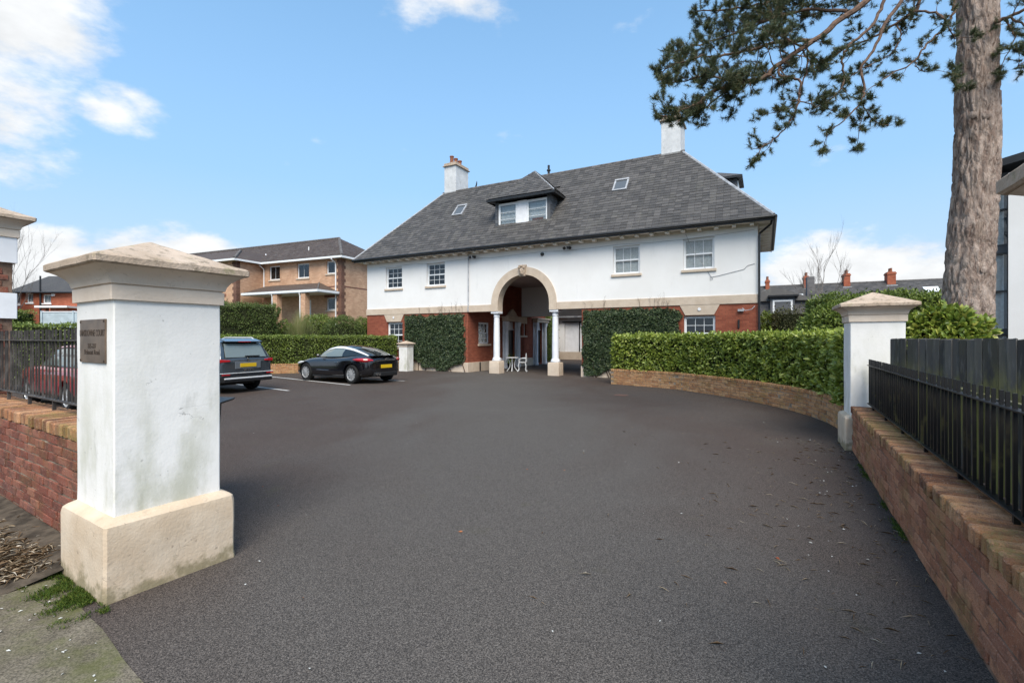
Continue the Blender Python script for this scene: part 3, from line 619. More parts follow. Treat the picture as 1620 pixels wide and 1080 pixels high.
# ------------------------------------------------------------------ hedges, shrubs, ivy
def hedge(name, label, path, hwid, z0, z1, n_, size, mat, core='soil', cat='hedge', asp=.45, fine=False, bulge=.06, group=None, single=0, topjit=.03, ends=True):
    pts = [Vector((*p[:2], 0)) for p in path]; base = pts[len(pts) // 2]; t = thing(name, label, cat, tuple(base), 0, group)
    seg = np.array([(pts[i + 1] - pts[i]).length for i in range(len(pts) - 1)]); cum = np.concatenate([[0], np.cumsum(seg)]); Lt = cum[-1]
    PA = np.array([p[:] for p in pts]); s_ = rng.uniform(0, Lt, n_); idx = np.clip(np.searchsorted(cum, s_) - 1, 0, len(seg) - 1)
    tang = nrm(np.array([(pts[i + 1] - pts[i])[:] for i in range(len(pts) - 1)])); T = tang[idx]; C = PA[idx] + T * (s_ - cum[idx])[:, None]; Nn = np.stack([-T[:, 1], T[:, 0], T[:, 2]], 1)
    H = z1 - z0; wgt = np.array([H, 2 * hwid, H * .45]); face = rng.choice(3, n_, p=wgt / wgt.sum()); r1 = rng.uniform(-1, 1, n_); z = rng.uniform(z0, z1, n_)
    side = np.where(face == 0, -1.0, np.where(face == 2, 1.0, r1)); z = np.where(face == 1, z1 + rng.normal(0, topjit, n_), z)
    if ends:
        k = int(n_ * hwid * 2 / (Lt + 2 * hwid) * .6); ei = rng.choice(n_, 2 * k, replace=False); e0, e1 = ei[:k], ei[k:]
        for ee, cp, tg, sg in ((e0, PA[0], tang[0], -1), (e1, PA[-1], tang[-1], 1)):
            C[ee] = cp; T[ee] = tg; Nn[ee] = np.array([-tg[1], tg[0], 0]); side[ee] = rng.uniform(-1, 1, len(ee)); z[ee] = rng.uniform(z0, z1, len(ee)); face[ee] = 3 if sg < 0 else 4
    out = np.where((face == 0)[:, None], -Nn, np.where((face == 2)[:, None], Nn, np.where((face == 1)[:, None], np.array([0, 0, 1.0]), np.where((face == 3)[:, None], -T, T))))
    P = C + Nn * (side * hwid)[:, None]; P[:, 2] = z
    b = np.array([mnoise.noise(Vector(p) * 1.7) + .6 * mnoise.noise(Vector(p) * 5) for p in P]); depth = -np.abs(rng.normal(0, .05, n_)) * (size / .08) ** .5
    P += out * (b * bulge + depth)[:, None]
    rnd = rng.normal(0, 1, (n_, 3)); D = out * .6 + np.array([0, 0, .25]) + rnd * .55; Fc = out * .7 + np.array([0, 0, .55]) + rng.normal(0, .5, (n_, 3)); sz = size * rng.uniform(.65, 1.25, n_)
    gp = np.array([mnoise.noise(Vector(p) * 2.6 + Vector((5, 5, 5))) + .5 * mnoise.noise(Vector(p) * 7) for p in P]); kp = (gp > -.42) | (rng.random(n_) < .45) | (face == 1); P, D, Fc, sz, face, depth = P[kp], D[kp], Fc[kp], sz[kp] * (1 + .25 * gp[kp]), face[kp], depth[kp]; n_ = len(P)
    P -= np.array(base[:]); V, F = leaves(P, D, Fc, sz, asp, fine)
    if single:                                     # the leaves that show largest become parts of their own
        dist = np.linalg.norm(P + np.array(base[:]) - np.array([0, 0, 1.6]), axis=1); dist += np.where((face == 0), -depth * 20, 40); near = np.argsort(dist)[:single]; keep = np.ones(n_, bool); keep[near] = False
        nv = len(V) // n_; nf = len(F) // n_; Vr = V.reshape(n_, nv, 3); Fl = F.reshape(n_, nf, 3)
        for i in near:
            me = bpy.data.meshes.new('leaf'); c0 = Vr[i, 0]; me.from_pydata([tuple(q - c0) for q in Vr[i]], [], [tuple(int(x) - i * nv for x in f) for f in Fl[i]]); me.update(); o = obj('leaf', me, mat, t); o.location = tuple(c0)
        V = Vr[keep].reshape(-1, 3); F = (Fl[0][None] + (np.arange(keep.sum()) * nv)[:, None, None]).reshape(-1, 3)
    tag(obj('foliage', np_mesh('foliage', V, F), mat, t), kind='stuff')
    m = MB(); rows = []; ins = .09 if hwid > .25 else .05; Nl = len(pts)
    for i, p in enumerate(pts):
        d = (pts[min(i + 1, Nl - 1)] - pts[max(i - 1, 0)]).normalized(); q = Vector((-d.y, d.x, 0)); p = p + d * (ins if i == 0 else (-ins if i == Nl - 1 else 0)) - base; a, c = p - q * (hwid - ins), p + q * (hwid - ins)
        rows.append([(a.x, a.y, z0 - .1), (a.x, a.y, z1 - ins), (c.x, c.y, z1 - ins), (c.x, c.y, z0 - .1)])
    m.v = [v for r_ in rows for v in r_]
    for i in range(Nl - 1):
        for k in range(4): m.f.append((i * 4 + k, i * 4 + (k + 1) % 4, i * 4 + 4 + (k + 1) % 4, i * 4 + 4 + k))
    m.f += [(0, 1, 2, 3), tuple((Nl - 1) * 4 + k for k in (3, 2, 1, 0))]; m.build('dark_core', core, t)  # solid dark filler, the shade between the leaves put into its colour
    return t
def offset_path(P, d):
    out = []
    for i, p in enumerate(P):
        t_ = (P[min(i + 1, len(P) - 1)] - P[max(i - 1, 0)]).normalized(); out.append(p + Vector((-t_.y, t_.x, 0)) * d)
    return out
M['hedgecore'] = simple('hedge_twigs', (.022, .026, .012), .95, .1, .5, 12)  # near-black filler colour, painted as the shaded inside of the foliage
hp = offset_path(curve, .50); hp = [p for i, p in enumerate(hp) if i % 2 == 0 and i < len(hp) - 5] + [Vector((6.1, 8.25, 0)), Vector((5.75, 7.6, 0))]
hedge('laurel_hedge', 'glossy clipped laurel hedge on the curved brick wall right of the arch', hp, .42, .5, 1.685, 26000, .105, 'laurel', 'hedgecore', fine=True, bulge=.07, single=300, topjit=.035)
lhp = [LHA + LHD * s_ + Vector((-LHD.y, LHD.x, 0)) * .5 for s_ in np.linspace(0, (LHB - LHA).length - .15, 8)]
hedge('clipped_hedge', 'long low clipped hedge behind the black coupe', lhp, .42, .42, 1.72, 34000, .075, 'privet', 'hedgecore', asp=.5, bulge=.05)
hedge('tall_hedge', 'tall dark trimmed hedge behind the grey car', [(-16.4, 23.6), (-14.5, 24.4), (-12.6, 25.3)], .9, .2, 3.3, 30000, .08, 'conifer', 'hedgecore', bulge=.22, topjit=.06)
def bush(name, label, c, r3, n_, size, mat, asp=.45, fine=False, amp=.22, cat='shrub', single=0, group=None, stem=True):
    t = thing(name, label, cat, (c[0], c[1], 0), 0, group); d = nrm(rng.normal(0, 1, (n_, 3))); d[:, 2] = np.where(d[:, 2] < -.55, -d[:, 2], d[:, 2]); r3 = np.array(r3)
    b = np.array([mnoise.noise(Vector(q) * 2.1 + Vector(c)) + .5 * mnoise.noise(Vector(q) * 5.3) for q in d]); rad = (1 + amp * b) * (1 - np.abs(rng.normal(0, .11, n_))); P = d * r3 * rad[:, None] + np.array([0, 0, c[2]])
    P[:, 2] = np.maximum(P[:, 2], .05); o_ = nrm(d / r3); D = o_ * .7 + np.array([0, 0, .2]) + rng.normal(0, .55, (n_, 3)); Fc = o_ * .6 + np.array([0, 0, .6]) + rng.normal(0, .5, (n_, 3)); sz = size * rng.uniform(.65, 1.25, n_)
    V, F = leaves(P, D, Fc, sz, asp, fine); nv = len(V) // n_
    if single:
        sc = np.linalg.norm(P + np.array([c[0], c[1], 0]) - np.array([0, 0, 1.6]), axis=1) - (P[:, 2] > 1.55) * 1.0; near = np.argsort(sc)[:single]; keep = np.ones(n_, bool); keep[near] = False
        Vr = V.reshape(n_, nv, 3); Fl = F.reshape(n_, -1, 3)
        for i in near:
            me = bpy.data.meshes.new('leaf'); c0 = Vr[i, 0]; me.from_pydata([tuple(q - c0) for q in Vr[i]], [], [tuple(int(x) - i * nv for x in f) for f in Fl[i]]); me.update(); o = obj('leaf', me, mat, t); o.location = tuple(c0)
        V = Vr[keep].reshape(-1, 3); F = (Fl[0][None] + (np.arange(keep.sum()) * nv)[:, None, None]).reshape(-1, 3)
    tag(obj('foliage', np_mesh('foliage', V, F), mat, t), kind='stuff')
    m = MB(); rr = random.Random(n_)
    for k in range(9):
        q = Vector((rr.uniform(-.6, .6) * r3[0], rr.uniform(-.6, .6) * r3[1], c[2] + rr.uniform(.1, .7) * r3[2])); m.tube([(q.x * .15, q.y * .15, -.05), (q.x * .5, q.y * .5, q.z * .5), tuple(q)], [.03, .02, .008], 5)
    m.build('stem', 'twig', t)
    bm = bmesh.new(); bmesh.ops.create_icosphere(bm, subdivisions=2, radius=1); me = bpy.data.meshes.new('dark_core'); bm.to_mesh(me); bm.free()
    for v in me.vertices:
        b_ = mnoise.noise(Vector(v.co) * 2.1 + Vector(c)); q = v.co * (.74 * (1 + amp * b_)); v.co = (q.x * r3[0], q.y * r3[1], max(.02, q.z * r3[2] + c[2]))
    obj('dark_core', me, 'hedgecore', t)  # dark filler body standing in for the bush's shaded inside
    return t
bush('laurel_shrub', 'yellow green glossy laurel shrub in front of the pine trunk', (6.72, 7.35, 1.38), (.56, .52, .66), 4200, .115, 'laurel_y', .5, True, single=220)
bush('rounded_shrub', 'leafy rounded shrub between the pampas grass and the house', (-11.3, 27.6, 1.5), (1.35, 1.2, 1.55), 9000, .085, 'privet')
bush('rounded_shrub', 'darkest rounded shrub behind the hedge, above the black coupe', (-9.6, 26.9, 1.45), (1.3, 1.1, 1.5), 9000, .075, 'conifer', amp=.1)
bush('rounded_shrub', 'bright green shrub against the left corner of the white house', (-8.75, 28.6, 1.5), (1.0, .9, 1.45), 6000, .085, 'midhedge')
bush('rounded_shrub', 'dark evergreen shrub low behind the tall hedge end', (-12.6, 26.3, 1.2), (1.0, .8, 1.35), 5000, .085, 'privet')
hedge('tall_hedge', 'tall bright green hedge behind the right gate pillar', [(8.75, 13.6), (10.2, 13.3), (12.0, 12.7)], .8, .2, 2.72, 24000, .1, 'midhedge', 'hedgecore', bulge=.18, topjit=.08)
bush('rounded_shrub', 'leafy green shrub just left of the right gate pillar top', (8.05, 11.6, 1.35), (1.0, .8, 1.15), 7000, .1, 'midhedge')
hedge('tall_hedge', 'brown and green ragged hedge beside the right end of the house', [(9.9, 17.9), (10.9, 17.4), (12.2, 16.6)], .5, .3, 2.6, 9000, .085, 'olive', 'hedgecore', bulge=.2, topjit=.1)
bush('rounded_shrub', 'pale green shrub at the foot of the house corner downpipe', (10.0, 18.6, 1.3), (.7, .7, 1.3), 5000, .09, 'midhedge')
hedge('clipped_hedge', 'pale clipped hedge seen over the street railing', [(-19, 13.8), (-15.5, 15.0), (-11.2, 16.6)], .6, .3, 2.05, 14000, .085, 'midhedge', 'hedgecore', bulge=.08)
hedge('tall_hedge', 'dark green hedge beside the pale blue panels at far left', [(-28.2, 24.7), (-25.75, 25.1)], .7, .5, 3.05, 6000, .11, 'privet', 'hedgecore', bulge=.15)
# pampas grass
t = thing('pampas_grass', 'feathery pampas grass clump above the hedge', 'grass', (-11.35, 25.4, 0), 0)
nb = 2600; a = rng.uniform(0, 2 * np.pi, nb); lean = rng.uniform(.1, 1.25, nb); ln = rng.uniform(1.9, 3.5, nb); Vs, Fs = [], []
for i in range(nb):
    d = np.array([math.cos(a[i]), math.sin(a[i]), 0]); wv = np.array([-d[1], d[0], 0]) * .009; b0 = d * rng.uniform(0, .3); o0 = len(Vs)
    for k in range(4):
        q = k / 3; p = b0 + d * lean[i] * q ** 1.7 * .75 + np.array([0, 0, ln[i] * (q - .28 * lean[i] * q * q)]); Vs += [p - wv * (1 - q * .9), p + wv * (1 - q * .9)]
    for k in range(3): c0 = o0 + 2 * k; Fs += [(c0, c0 + 1, c0 + 3), (c0, c0 + 3, c0 + 2)]
tag(obj('blades', np_mesh('blades', Vs, Fs), 'grass', t), kind='stuff')

# ------------------------------------------------------------------ the white house (local frame: x along the front, y into the house, z up)
house = thing('house', 'white rendered house with slate roof, red brick ground floor and open archway', 'house', tuple(HL), HROT)
LEN, DEP, EAVE, RIDGE, OV = 18.94, 6.0, 5.86, 9.9, .5
def cells(m, ax, a0, a1, z0, z1, c0, c1, holes):
    """wall slab with rectangular openings; ax 'x': runs along x at y c0..c1; 'y': runs along y at x c0..c1"""
    A = sorted({a0, a1, *[h[0] for h in holes], *[h[1] for h in holes]}); Z = sorted({z0, z1, *[h[2] for h in holes], *[h[3] for h in holes]})
    A = [a for a in A if a0 <= a <= a1]; Z = [z for z in Z if z0 <= z <= z1]
    def solid(i, j):
        if i < 0 or j < 0 or i >= len(A) - 1 or j >= len(Z) - 1: return False
        ca, cz = (A[i] + A[i + 1]) / 2, (Z[j] + Z[j + 1]) / 2
        return not any(h[0] < ca < h[1] and h[2] < cz < h[3] for h in holes)
    P = (lambda a, c, z: (a, c, z)) if ax == 'x' else (lambda a, c, z: (c, a, z))
    for i in range(len(A) - 1):
        for j in range(len(Z) - 1):
            if not solid(i, j): continue
            a, b, z, y = A[i], A[i + 1], Z[j], Z[j + 1]
            m.quad(P(a, c0, z), P(b, c0, z), P(b, c0, y), P(a, c0, y)); m.quad(P(b, c1, z), P(a, c1, z), P(a, c1, y), P(b, c1, y))
            if not solid(i - 1, j): m.quad(P(a, c1, z), P(a, c0, z), P(a, c0, y), P(a, c1, y))
            if not solid(i + 1, j): m.quad(P(b, c0, z), P(b, c1, z), P(b, c1, y), P(b, c0, y))
            if not solid(i, j - 1): m.quad(P(a, c1, z), P(b, c1, z), P(b, c0, z), P(a, c0, z))
            if not solid(i, j + 1): m.quad(P(a, c0, y), P(b, c0, y), P(b, c1, y), P(a, c1, y))
UW = [(1.35, 2.46, 4.25, 5.38), (4.07, 5.2, 4.25, 5.4), (13.67, 14.76, 4.23, 5.38), (16.41, 17.51, 4.23, 5.42)]
AC, RO, RI, SPR = 9.53, 1.645, 1.295, 3.2
m = MB(); cells(m, 'x', 0, LEN, 2.9, 5.74, 0, .3, UW + [(AC - RO, AC + RO, 2.9, 4.95)])
NA = 28; th = [math.pi * k / NA for k in range(NA + 1)]
for k in range(NA):
    a, b = AC + RO * math.cos(th[k]), AC + RO * math.cos(th[k + 1]); za, zb = SPR + RO * math.sin(th[k]), SPR + RO * math.sin(th[k + 1])
    m.quad((b, 0, zb), (a, 0, za), (a, 0, 4.95), (b, 0, 4.95)); m.quad((a, .3, za), (b, .3, zb), (b, .3, 4.95), (a, .3, 4.95))
m.build('front_wall', 'render', house)
m = MB(); m.box(0, .3, .3, DEP, 2.9, 5.74); m.box(LEN - .3, LEN, .3, DEP, 2.9, 5.74); m.box(.3, LEN - .3, DEP - .3, DEP, 2.9, 5.74); m.build('upper_wall', 'render', house)
# arch ring, string course
m = MB()
sec = [(RO, -.045), (RI, -.045), (RI, .42), (RO, .42)]; pts = [(AC + RO, 2.88)]; rows = []
for k in range(-1, NA + 2):
    row = []
    for r_, y in sec:
        if k == -1: row.append((AC + r_, y, 2.88))
        elif k == NA + 1: row.append((AC - r_, y, 2.88))
        else: row.append((AC + r_ * math.cos(th[k]), y, SPR + r_ * math.sin(th[k])))
    rows.append(row)
m.v = [v for r_ in rows for v in r_]
for i in range(len(rows) - 1):
    for k in range(4): m.f.append((i * 4 + k, i * 4 + (k + 1) % 4, i * 4 + 4 + (k + 1) % 4, i * 4 + 4 + k))
m.f += [(0, 1, 2, 3), tuple((len(rows) - 1) * 4 + k for k in range(4))]; m.build('arch_ring', 'cream', house, smooth=True, sharp=30)
for a, b in ((-.03, AC - RO - .001), (AC + RO + .001, LEN + .03)):
    m = MB(); m.box(a, b, -.04, .36, 2.885, 3.205); m.build('string_course', 'cream', house, bevel=.008)
# keystone with a carved face
m = MB(); m.prism([(AC - .13, -.1, 4.42), (AC + .13, -.1, 4.42), (AC + .2, -.1, 4.93), (AC - .2, -.1, 4.93)], (0, .12, 0)); k_ = m.build('keystone', 'cap', house, bevel=.015)
m = MB(); m.lathe([(.0, -.02), (.09, .0), (.135, .1), (.14, .2), (.11, .3), (.04, .35), (0, .36)], (AC, -.11, 4.48), 14); m.v = [(x, -.11 + (y + .11) * .6, z) for x, y, z in m.v]; m.build('carved_face', 'cap', k_, smooth=True)
for dx_, dz_, r_ in ((-.055, .2, .03), (.055, .2, .03), (0, .14, .035), (0, .07, .045), (-.12, .32, .05), (.12, .32, .05), (0, .38, .055)):
    m = MB(); m.lathe([(0, -r_), (r_ * .7, -r_ * .7), (r_, 0), (r_ * .7, r_ * .7), (0, r_)], (AC + dx_, -.185, 4.48 + dz_), 10); m.build('carved_feature', 'cap', k_, smooth=True)
# columns
def column(u):
    c = thing('column', 'white round column under the %s end of the arch' % ('left' if u < 9 else 'right'), 'column', tuple(hw(u, .18)), HROT, 'columns carrying the arch')
    ring_loft([(.265, -.02), (.262, .2), (.26, .53), (.25, .56), (.24, .57)], .002, 4, .01, u).build('pedestal', 'cream', c, smooth=True, sharp=30)
    m = MB(); m.lathe([(.19, .568), (.215, .59), (.215, .63), (.18, .65), (.2, .675), (.19, .7), (.155, .72)], n_=24); m.build('base', 'col_white', c, smooth=True, sharp=50)
    m = MB(); m.lathe([(.152, .715), (.152, 1.2), (.148, 1.7), (.138, 2.2), (.128, 2.62)], n_=24); m.build('shaft', 'col_white', c, smooth=True, sharp=50)
    m = MB(); m.lathe([(.128, 2.615), (.15, 2.63), (.15, 2.655), (.132, 2.67), (.135, 2.72), (.165, 2.77), (.195, 2.79)], n_=24); m.box(-.2, .2, -.2, .2, 2.79, 2.879); m.build('capital', 'col_white', c, smooth=True, sharp=40)
column(8.06); column(11.04)
# ground floor
GWL, GWR = (1.45, 2.5, 1.15, 2.47), (16.43, 17.54, 1.15, 2.47)
P0, P1 = 6.56, 12.32
m = MB(); cells(m, 'x', 0, P0, 0, 2.9, .0, .3, [GWL]); m.build('brick_front', 'house_brick', house, uv=True)
m = MB(); cells(m, 'x', P1, LEN, 0, 2.9, .0, .3, [GWR]); m.build('brick_front', 'house_brick', house, uv=True)
m = MB(); m.box(0, .3, .3, DEP, 0, 2.9); m.box(LEN - .3, LEN, .3, DEP, 0, 2.9); m.box(0, P0, DEP - .3, DEP, 0, 2.9); m.box(P1, LEN, DEP - .3, DEP, 0, 2.9); m.build('brick_wall', 'house_brick', house, uv=True)
PW = [(.96, 2.04, 1.35, 2.44), (5.42, 6.3, 1.8, 2.5)]; PD = [(3.78, 4.82, .05, 2.55), (7.6, 8.55, .1, 2.6)]
m = MB(); cells(m, 'y', .3, 7.0, 0, 4.62, P0, P0 - .3, [PW[0], PW[1], PD[0]]); m.build('passage_wall', 'house_brick', house, uv=True)
m = MB(); cells(m, 'y', 7.0, 10.2, 0, 3.2, P0, P0 - .3, [PD[1]]); m.box(0, P0 - .3, 9.9, 10.2, 0, 3.2); m.box(0, .3, 6.0, 9.9, 0, 3.2); m.build('rear_wing_wall', 'house_brick', house, uv=True)
m = MB(); m.box(-.1, P0 + .1, 6.0, 10.4, 3.21, 3.36); m.build('rear_wing_roof', 'lead', house)
m = MB(); cells(m, 'y', .3, 7.0, 0, 4.62, P1, P1 + .3, []); m.build('passage_wall', 'house_brick', house, uv=True)
m = MB(); m.box(P0 + .001, P1 - .001, .31, 7.0, 4.58, 4.7); m.build('passage_ceiling', 'plaster', house)
m = MB(); m.box(P0 + .002, P1 - .002, 6.7, 7.0, 2.96, 4.575); m.build('cross_beam', 'plaster', house)
m = MB(); m.box(P0 + .3, P1 - .3, 1, 6, 4.72, 5.7); m.build('floor_void', 'dark', house)
for a, b in ((-.03, P0 + .03), (P1 - .03, LEN + .03)):
    m = MB(); m.box(a, b, -.035, .3, -.05, .46); m.build('plinth', 'cream', house, bevel=.01)
m = MB(); m.box(P0 - .2, P0 + .035, .31, 3.55, -.05, .46); m.box(P0 - .2, P0 + .035, 5.05, 7.4, -.05, .46); m.box(P0 - .2, P0 + .035, 8.8, 10.25, -.05, .6); m.build('plinth', 'cream', house, bevel=.01)
m = MB(); m.box(P0 + .02, P0 + .075, 1.0, 1.06, 0, .45); m.build('plinth_pipe', 'black_metal', house)
for a, b in ((1.24, 2.6), (16.28, 17.7)):
    m = MB(); m.prism([(a + .2, -.03, 2.5), (b - .2, -.03, 2.5), (b, -.03, 2.884), (a, -.03, 2.884)], (0, .2, 0)); m.build('keystone_lintel', 'cream', house, bevel=.006)
    m = MB(); m.lathe([(0, -.02), (.05, -.012), (.06, .01)], ((a + b) / 2, 0, 0), 12); o = m.build('round_lamp', 'white_paint', house, smooth=True); o.location = (0, -.045, 2.72); o.rotation_euler = (R(90), 0, 0)
def part_copy(me_name): pass
def window(parent, ax, a0, a1, z0, z1, c, inn, cols, rows, room='dark', sash=True, sill='cream', fw=.055, name='window', proud=.06):
    """frame + glazing bars as one part, each pane a sub-part; ax 'x' looks along y (outside at -y), 'y' looks along x (outside at +x)"""
    s_ = 1 if inn > 0 else -1
    def B(mm, a, b, d0, d1, z, y):
        lo, hi = sorted((c + s_ * d0, c + s_ * d1))
        return mm.box(a, b, lo, hi, z, y) if ax == 'x' else mm.box(lo, hi, a, b, z, y)
    d = .09; mm = MB(); B(mm, a0 + .001, a0 + fw, d, d + .07, z0 + .001, z1 - .001); B(mm, a1 - fw, a1 - .001, d, d + .07, z0 + .001, z1 - .001); B(mm, a0 + fw, a1 - fw, d, d + .07, z1 - fw, z1 - .001); B(mm, a0 + fw, a1 - fw, d, d + .07, z0 + .001, z0 + fw)
    n_ = 2 if sash else 1; zz = np.linspace(z0 + fw, z1 - fw, n_ + 1); panes = []
    for k in range(n_):
        q0, q1 = zz[k], zz[k + 1]; dd = d + (.03 if k == 1 else .012); st = .032; a, b = a0 + fw, a1 - fw
        B(mm, a, a + st, dd, dd + .03, q0, q1); B(mm, b - st, b, dd, dd + .03, q0, q1); B(mm, a + st, b - st, dd, dd + .03, q1 - st, q1); B(mm, a + st, b - st, dd, dd + .03, q0, q0 + st)
        gx = np.linspace(a + st, b - st, cols + 1); gz = np.linspace(q0 + st, q1 - st, rows + 1)
        for g_ in gx[1:-1]: B(mm, g_ - .009, g_ + .009, dd + .002, dd + .028, q0 + st, q1 - st)
        for g_ in gz[1:-1]:
            for i in range(cols): B(mm, gx[i] + (.009 if i else 0), gx[i + 1] - (.009 if i < cols - 1 else 0), dd + .002, dd + .028, g_ - .009, g_ + .009)
        for i in range(cols):
            for j in range(rows): panes.append((gx[i] - .002, gx[i + 1] + .002, dd + .013, dd + .017, gz[j] - .002, gz[j + 1] + .002))
    w_ = mm.build(name, 'white_upvc', parent, bevel=.003)
    for p in panes: q = MB(); B(q, *p); q.build('pane', 'glass', w_)
    if sill: q = MB(); B(q, a0 - .07, a1 + .07, -proud, .1, z0 - .1, z0 - .002); q.build('sill', sill, w_, bevel=.006)
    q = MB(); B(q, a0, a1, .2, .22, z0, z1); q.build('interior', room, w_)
    return w_
for i, (a, b, z, y) in enumerate(UW): window(house, 'x', a, b, z, y, 0, 1, 3, 1 if i > 1 else 2, 'curtain' if i > 1 else 'dark')
for a, b, z, y in (GWL, GWR): window(house, 'x', a, b, z, y, 0, 1, 3, 2, 'dark', sill='cream')
window(house, 'y', *PW[0], P0, -1, 3, 2, 'dark'); window(house, 'y', *PW[1], P0, -1, 4, 1, 'curtain', sash=False)
# passage doors with columned surrounds
def front_door(y0, y1, z0, z1, ped):
    m = MB(); m.box(P0 - .14, P0 - .1, y0 + .02, y1 - .02, z0, z1 - .45); d = m.build('door', 'doorblack', house)
    for k in range(2):
        for j in range(2): q = MB(); yy = y0 + .14 + k * (y1 - y0 - .28) / 2; q.box(P0 - .099, P0 - .085, yy + .04, yy + (y1 - y0 - .28) / 2 - .04, z0 + .15 + j * .95, z0 + .95 + j * .85); q.build('door_panel', 'doorblack', d, bevel=.008)
    q = MB(); q.box(P0 - .085, P0 - .05, y0 + .1, y0 + .16, z0 + 1.0, z0 + 1.06); q.build('handle', 'chrome', d)
    m = MB(); m.box(P0 - .16, P0 - .08, y0, y1, z1 - .45, z1 - .39); m.box(P0 - .13, P0 - .12, y0, y1, z1 - .39, z1); m.build('fanlight', 'white_upvc', house)
    for y in (y0 - .19, y1 + .19):
        q = MB(); q.box(P0 + .002, P0 + .05, y - .17, y + .17, 0, z1 + .02); q.build('pilaster', 'col_white', house, bevel=.006)
        q = MB(); q.lathe([(.13, 0), (.13, .12), (.1, .15), (.095, 1.4), (.085, z1 - .28), (.12, z1 - .2), (.14, z1 - .06), (.15, z1)], (P0 + .17, y, 0), 16); q.build('door_column', 'col_white', house, smooth=True, sharp=40)
    q = MB(); q.box(P0 + .002, P0 + .34, y0 - .42, y1 + .42, z1 + .02, z1 + .2); q.box(P0 + .002, P0 + .42, y0 - .5, y1 + .5, z1 + .2, z1 + .28); q.build('entablature', 'cream', house, bevel=.01)
    if ped:
        yc = (y0 + y1) / 2; q = MB(); pr = [(-.62, 0), (-.62, .06), (-.45, .1), (-.38, .22), (-.3, .26), (0, .44), (.3, .26), (.38, .22), (.45, .1), (.62, .06), (.62, 0)]
        q.prism([(P0 + .05, yc + a, z1 + .281 + b) for a, b in pr], (.14, 0, 0)); q.build('pediment', 'cream', house, bevel=.01)
front_door(*PD[0], True); front_door(*PD[1], False)
q = MB(); q.box(P0 + .003, P0 + .03, 5.36, 6.38, 2.5, 2.88); q.build('window_lintel', 'cream', house)

# roof: slates laid one by one over a boarded deck
m = MB(); e0, e1 = -OV, LEN + OV; yb = DEP + OV; yr = DEP / 2; hip = yr + OV
dk = [(e0, -OV, EAVE - .03), (e1, -OV, EAVE - .03), (e1, yb, EAVE - .03), (e0, yb, EAVE - .03), (e0 + hip, yr, RIDGE - .03), (e1 - hip, yr, RIDGE - .03)]
m.add(dk, [(0, 1, 5, 4), (1, 2, 5), (2, 3, 4, 5), (3, 0, 4), (3, 2, 1, 0)]); roof = m.build('roof', 'slate', house)
def slate_mesh(w_, l_, mat, k):
    rr = random.Random(k); m = MB(); j = lambda: rr.uniform(-.004, .004); a = w_ / 2 - .0025
    z1_ = .022 + rr.uniform(-.003, .006)
    m.add([(-a, j(), z1_ - .009), (a, j(), z1_ - .009 + j() * .6), (a, l_, .0), (-a, l_, .0), (-a, j(), z1_), (a, j(), z1_ + j() * .6), (a, l_, .009), (-a, l_, .009)], [(0, 1, 5, 4), (4, 5, 6, 7), (0, 4, 7, 3), (1, 2, 6, 5)])
    me = m.mesh('slate'); me.materials.append(M[mat]); return me
SW, SE = .25, .185
SM = [slate_mesh(SW, SE + .05, 'slate', k) for k in range(8)]
def slate_plane(parent, origin, ux, uy, rows_len, lo, hi, mat='slate', limit=300, skip=None, meshes=None):
    """origin/ux/uy world; rows along ux, climbing uy; lo(s), hi(s) give the extent of a row at slope distance s"""
    nz = ux.cross(uy); items = []; k = 0; meshes = meshes or SM
    while (k + .55) * SE < rows_len:
        s_ = k * SE; a, b = lo(s_ + SE * .6), hi(s_ + SE * .6); x = a - (SW / 2 if k % 2 else 0)
        while x < b - .02:
            x0, x1 = max(x, a), min(x + SW, b)
            if x1 - x0 > .03 and not (skip and skip((x0 + x1) / 2, s_ + SE / 2)):
                p = origin + ux * ((x0 + x1) / 2) + uy * s_ + nz * .004; Mx = Matrix((ux, uy, nz)).transposed().to_4x4(); Mx.translation = p
                items.append((Mx @ Matrix.Rotation(random.gauss(0, .006), 4, 'Z') @ Matrix.Diagonal((((x1 - x0) / SW), 1, 1, 1)), random.choice(meshes), 'slate'))
            x += SW
        k += 1
    lay(parent, items, limit)
run = hip; rise = RIDGE - EAVE; SL = math.hypot(run, rise); cr = run / SL; up = Vector((0, 0, 1))
fy = (HN * run + up * rise).normalized()
def skipf(x, s_):                                   # dormer and roof windows sit here
    y = -OV + s_ * cr
    return (7.95 < x < 10.6 and y > .52 and y < 2.2) or (4.76 < x < 5.24 and 1.38 < y < 1.86) or (13.3 < x < 13.78 and 1.42 < y < 1.9)
slate_plane(roof, hw(0, -OV - .03, EAVE), HE, fy, SL, lambda s_: -OV + s_ * cr, lambda s_: LEN + OV - s_ * cr, skip=skipf)
slate_plane(roof, hw(LEN + OV + .03, -OV, EAVE), HN, (-HE * run + up * rise).normalized(), SL, lambda s_: s_ * cr, lambda s_: DEP + 2 * OV - s_ * cr, limit=0)
slate_plane(roof, hw(-OV - .03, DEP + OV, EAVE), -HN, (HE * run + up * rise).normalized(), SL, lambda s_: s_ * cr, lambda s_: DEP + 2 * OV - s_ * cr, limit=0)
m = MB(); m.tube([(e0 + hip - .1, yr, RIDGE + .0), (e1 - hip + .1, yr, RIDGE + .0)], .085, 8)
m.build('ridge_tiles', 'ridge', roof, smooth=True)
for c_, rx in (((e0, -OV), e0 + hip), ((e1, -OV), e1 - hip), ((e0, yb), e0 + hip), ((e1, yb), e1 - hip)):
    m = MB(); m.tube([(c_[0], c_[1], EAVE + .02), (rx, yr, RIDGE + .01)], .06, 6); m.build('hip_roll', 'lead', roof, smooth=True)
